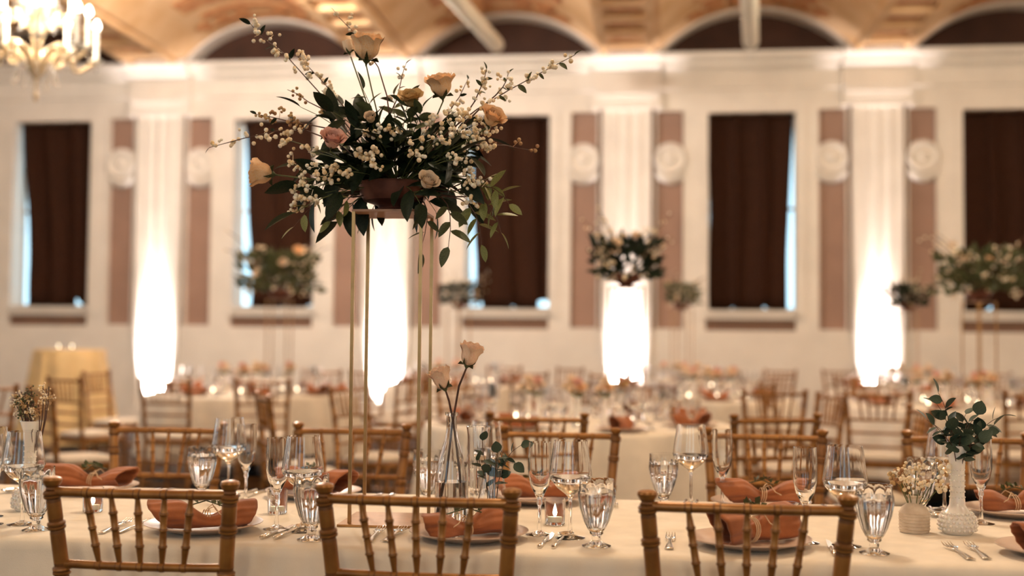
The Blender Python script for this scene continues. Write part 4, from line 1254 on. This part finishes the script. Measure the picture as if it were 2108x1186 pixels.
def hobnail_vase(loc, h, label, s=1.0):
    prof = [(0.001, 0.0), (0.034, 0.0), (0.043, 0.010), (0.046, 0.026), (0.041, 0.044), (0.028, 0.058), (0.020, 0.072), (0.0175, 0.10), (0.018, h * 0.7), (0.021, h * 0.88), (0.029, h - 0.004), (0.030, h), (0.027, h), (0.018, h * 0.87), (0.015, h * 0.7), (0.0145, 0.10), (0.0005, 0.09)]
    m = MB().lathe(prof, 32)
    o = m.build('bud_vase', 'milk_glass', None, loc=loc)
    k = MB()
    for ring, (z, rad) in enumerate(((0.012, 0.0445), (0.022, 0.0465), (0.032, 0.0455), (0.042, 0.0425), (0.051, 0.036))):
        for i in range(22):
            a = 2 * PI * (i + 0.5 * (ring % 2)) / 22
            k.ball((rad * math.cos(a), rad * math.sin(a), z), 0.0042, 6, 4)
    for ring in range(8):
        z = 0.078 + ring * (h * 0.85 - 0.078) / 8
        for i in range(14):
            a = 2 * PI * (i + 0.5 * (ring % 2)) / 14
            k.ball((0.0178 * math.cos(a), 0.0178 * math.sin(a), z), 0.0024, 5, 4)
    tag(k.build('hobnails', 'milk_glass', o, smooth=80), kind='stuff')
    tag(o, label, 'vase', 'milk glass vases')
    return o
hobnail_vase((0.766, 3.150, ZT), 0.222, 'white hobnail milk glass bud vase at right with eucalyptus')
hobnail_vase((-1.705, 3.12, ZT), 0.245, 'white milk glass bud vase at left edge with dried flowers')
e = tag(empty('eucalyptus_bunch', (0.766, 3.150, ZT)), 'dark green eucalyptus sprigs in the white bud vase at right', 'flowers')
re2 = random.Random(9)
for k, (tx, ty, tz, n) in enumerate([(-0.045, 0, 0.355, 7), (-0.062, -0.03, 0.275, 5), (0.115, 0.0, 0.300, 7), (0.068, -0.03, 0.262, 5), (0.02, -0.035, 0.285, 5), (-0.02, -0.03, 0.262, 5), (0.03, 0.03, 0.30, 5), (0.045, -0.045, 0.235, 4), (-0.035, -0.045, 0.240, 4), (-0.05, -0.01, 0.325, 6), (0.085, -0.02, 0.275, 6), (0.0, -0.04, 0.25, 4), (-0.075, -0.01, 0.285, 5), (0.05, 0.0, 0.30, 6)]):
    euca(e, arc_pts((0, 0, 0.10), (tx, ty, tz), (-tx * 0.2, 0, 0.03), 8), n, 0.037, re2)
# small ridged vase with dried blossoms
sv = MB().lathe([(0.001, 0.0), (0.034, 0.0), (0.0365, 0.004), (0.037, 0.012), (0.038, 0.045), (0.037, 0.052), (0.030, 0.064), (0.0165, 0.074), (0.0155, 0.086), (0.021, 0.093), (0.0185, 0.094), (0.013, 0.086), (0.013, 0.074), (0.027, 0.06), (0.033, 0.045), (0.0005, 0.01)], 30).build('small_vase', 'stoneware', None, loc=(0.660, 3.150, ZT))
tag(sv, 'small beige ridged vase with dried blossoms beside the white bud vase', 'vase')
for z in (0.010, 0.018, 0.026, 0.034, 0.042, 0.050):
    MB().lathe([(0.0362, z - 0.0022), (0.0393, z), (0.0362, z + 0.0022)], 30).build('ridge', 'stoneware', sv)
e = tag(empty('dried_blossoms', (0.660, 3.150, ZT)), 'bunch of cream dried blossoms in the small beige vase', 'flowers')
for k in range(14):
    a = 2.4 * k
    rad = 0.018 + 0.055 * ((k * 0.37) % 1)
    tip = Vector((rad * math.cos(a) * 1.15, rad * math.sin(a) * 0.7, 0.118 + 0.055 * ((k * 0.61) % 1)))
    b = MB().tube(arc_pts((0, 0, 0.03), tip, (0, 0, 0.008), 5), 0.0011, 5).build('blossom_stem', 'green_stem', e)
    berries(b, [tip - Vector((0.01, 0, 0.006)), tip + Vector((0.01, 0, 0.006))], 4, 0.007, 0.0050, 'snowberry' if k % 4 else 'brown_bud', re2, 0, 3, 'blossom_cluster')
e = tag(empty('dried_flowers', (-1.705, 3.12, ZT)), 'branching dried seed heads in the left milk glass vase', 'flowers')
for k in range(18):
    a = 2.4 * k
    rad = 0.006 + 0.046 * ((k * 0.37) % 1)
    tip = Vector((-0.018 + rad * math.cos(a) * 1.25, rad * math.sin(a) * 0.8, 0.288 + 0.058 * ((k * 0.61) % 1)))
    pts = arc_pts((0.003 * math.cos(a), 0.003 * math.sin(a), 0.12), tip, (0.012, 0, 0.0), 6)
    b = MB().tube(pts, 0.0017, 5).build('seed_stem', 'brown_stem', e)
    berries(b, [pts[-2], tip], 11, 0.009, 0.0026, ('olive_leaf', 'snowberry', 'brown_bud')[k % 3], re2, 0, 2, 'seed_heads')

# ---------------------------------------------------------------- settings on the background tables
def far_setting(x, y, a, k, tname, r):
    c, s = math.cos(a), math.sin(a)
    def w(dr, dt):
        return (x + (r - dr) * c - dt * s, y + (r - dr) * s + dt * c, ZT)
    q = (a % (2 * PI)) / (2 * PI) * 8
    seat = ['right', 'back right', 'back', 'back left', 'left', 'front left', 'front', 'front right'][int(round(q - 0.5)) % 8] if r < 0.85 else ['right back', 'back right', 'back left', 'left back', 'left front', 'front left', 'front right', 'right front'][int(q) % 8]
    tname, tn = 'the %s seat of the %s' % (seat, tname), tname
    o = put('charger_plate', ME['plate_far'], None, w(0.19, 0)); tag(o, 'charger plate at %s background table' % tname, 'plate', 'plates on the %s table' % tn)
    p = w(0.19, 0)
    o = put('napkin', NAPF[k % 2], None, (p[0], p[1], ZT + 0.009), (0, 0, a + 0.4 * k), (0.8, 0.9, 1.15)); tag(o, 'terracotta napkin at %s background table' % tname, 'napkin', 'napkins on the %s table' % tn)
    o = put('wine_glass', ME['wine_far'], None, w(0.33, 0.13)); tag(o, 'wine glass at %s background table' % tname, 'glass', 'wine glasses on the %s table' % tn)
    o = put('champagne_flute', ME['flute_far'], None, w(0.37, 0.06)); tag(o, 'champagne flute at %s background table' % tname, 'glass', 'flutes on the %s table' % tn)
    o = put('water_goblet', ME['goblet_far'], None, w(0.26, 0.19)); tag(o, 'water goblet at %s background table' % tname, 'glass', 'goblets on the %s table' % tn)
for name, (x, y, r) in TABLES.items():
    n = 8 if r > 0.85 else 6
    for k in range(n):
        far_setting(x, y, 2 * PI * (k + 0.5) / n, k, name, r)
    rv = random.Random(hash(name) % 1 + len(name))
    for k in range(7):
        a = 2 * PI * (k + 0.1) / 7 + 0.2
        q = rv.uniform(0.40, 0.47) * r / 0.9
        vx, vy = x + q * math.cos(a) * 0.9, y + q * math.sin(a) * 0.9
        votive((vx, vy, ZT), 'lit votive candle added for sparkle, %s on the %s background table' % (('rightmost', 'back right', 'rearmost', 'leftmost', 'front left', 'front centre', 'front right')[k], name), True, 'added votives on the %s table' % name)  # added flames imitate bright glints on the background glasses
    for k, (dx, dy) in enumerate(((0.17, -0.20), (-0.22, -0.14), (-0.05, 0.24), (0.02, -0.30), (-0.30, 0.12), (0.24, 0.30))[:6 if 'distant' not in name else 4]):
        bx, by = x + dx * r / 0.9, y + dy * r / 0.9
        b = MB().lathe([(0.001, 0), (0.03, 0), (0.034, 0.02), (0.02, 0.07), (0.014, 0.11), (0.016, 0.15), (0.022, 0.16), (0.019, 0.16), (0.012, 0.14), (0.0005, 0.10)], 14).build('bud_vase', 'milk_glass', None, loc=(bx, by, ZT))
        tag(b, 'milk glass bud vase, %s on the %s background table' % (('front right', 'front left', 'rear', 'foremost', 'leftmost', 'rear right')[k], name), 'vase', 'bud vases on the %s table' % name)
        f = tag(empty('posy', (bx, by, ZT)), 'small posy in the %s bud vase on the %s background table' % (('front right', 'front left', 'rear', 'foremost', 'leftmost', 'rear right')[k], name), 'flowers', 'posies on the %s table' % name)
        MB().tube([(0, 0, 0.11), (0.01, 0, 0.17), (0.015, 0, 0.195)], 0.0025, 5).build('stem', 'green_stem', f)
        far_roses(f, [(0.015, -0.001, 0.195, 0.042, ('rose_peach', 'rose_cream', 'rose_mustard')[k % 3]), (-0.03, 0.01, 0.185, 0.036, 'rose_cream'), (0.0, -0.03, 0.23, 0.036, ('rose_cream', 'rose_pink')[k % 2])])
        for q in range(5):
            put('leaf', LEAF['olive'], f, (0, 0, 0.15), orient((math.cos(q * 1.3), math.sin(q * 1.3), 0.8)), 0.075)
# two lit votives and a slim vase on the cocktail table
votive((-6.76, 12.93, 1.0905), 'lit votive candle on the high cocktail table, left one', True, 'cocktail table votives')
votive((-6.60, 12.93, 1.0905), 'lit votive candle on the high cocktail table, right one', True, 'cocktail table votives')
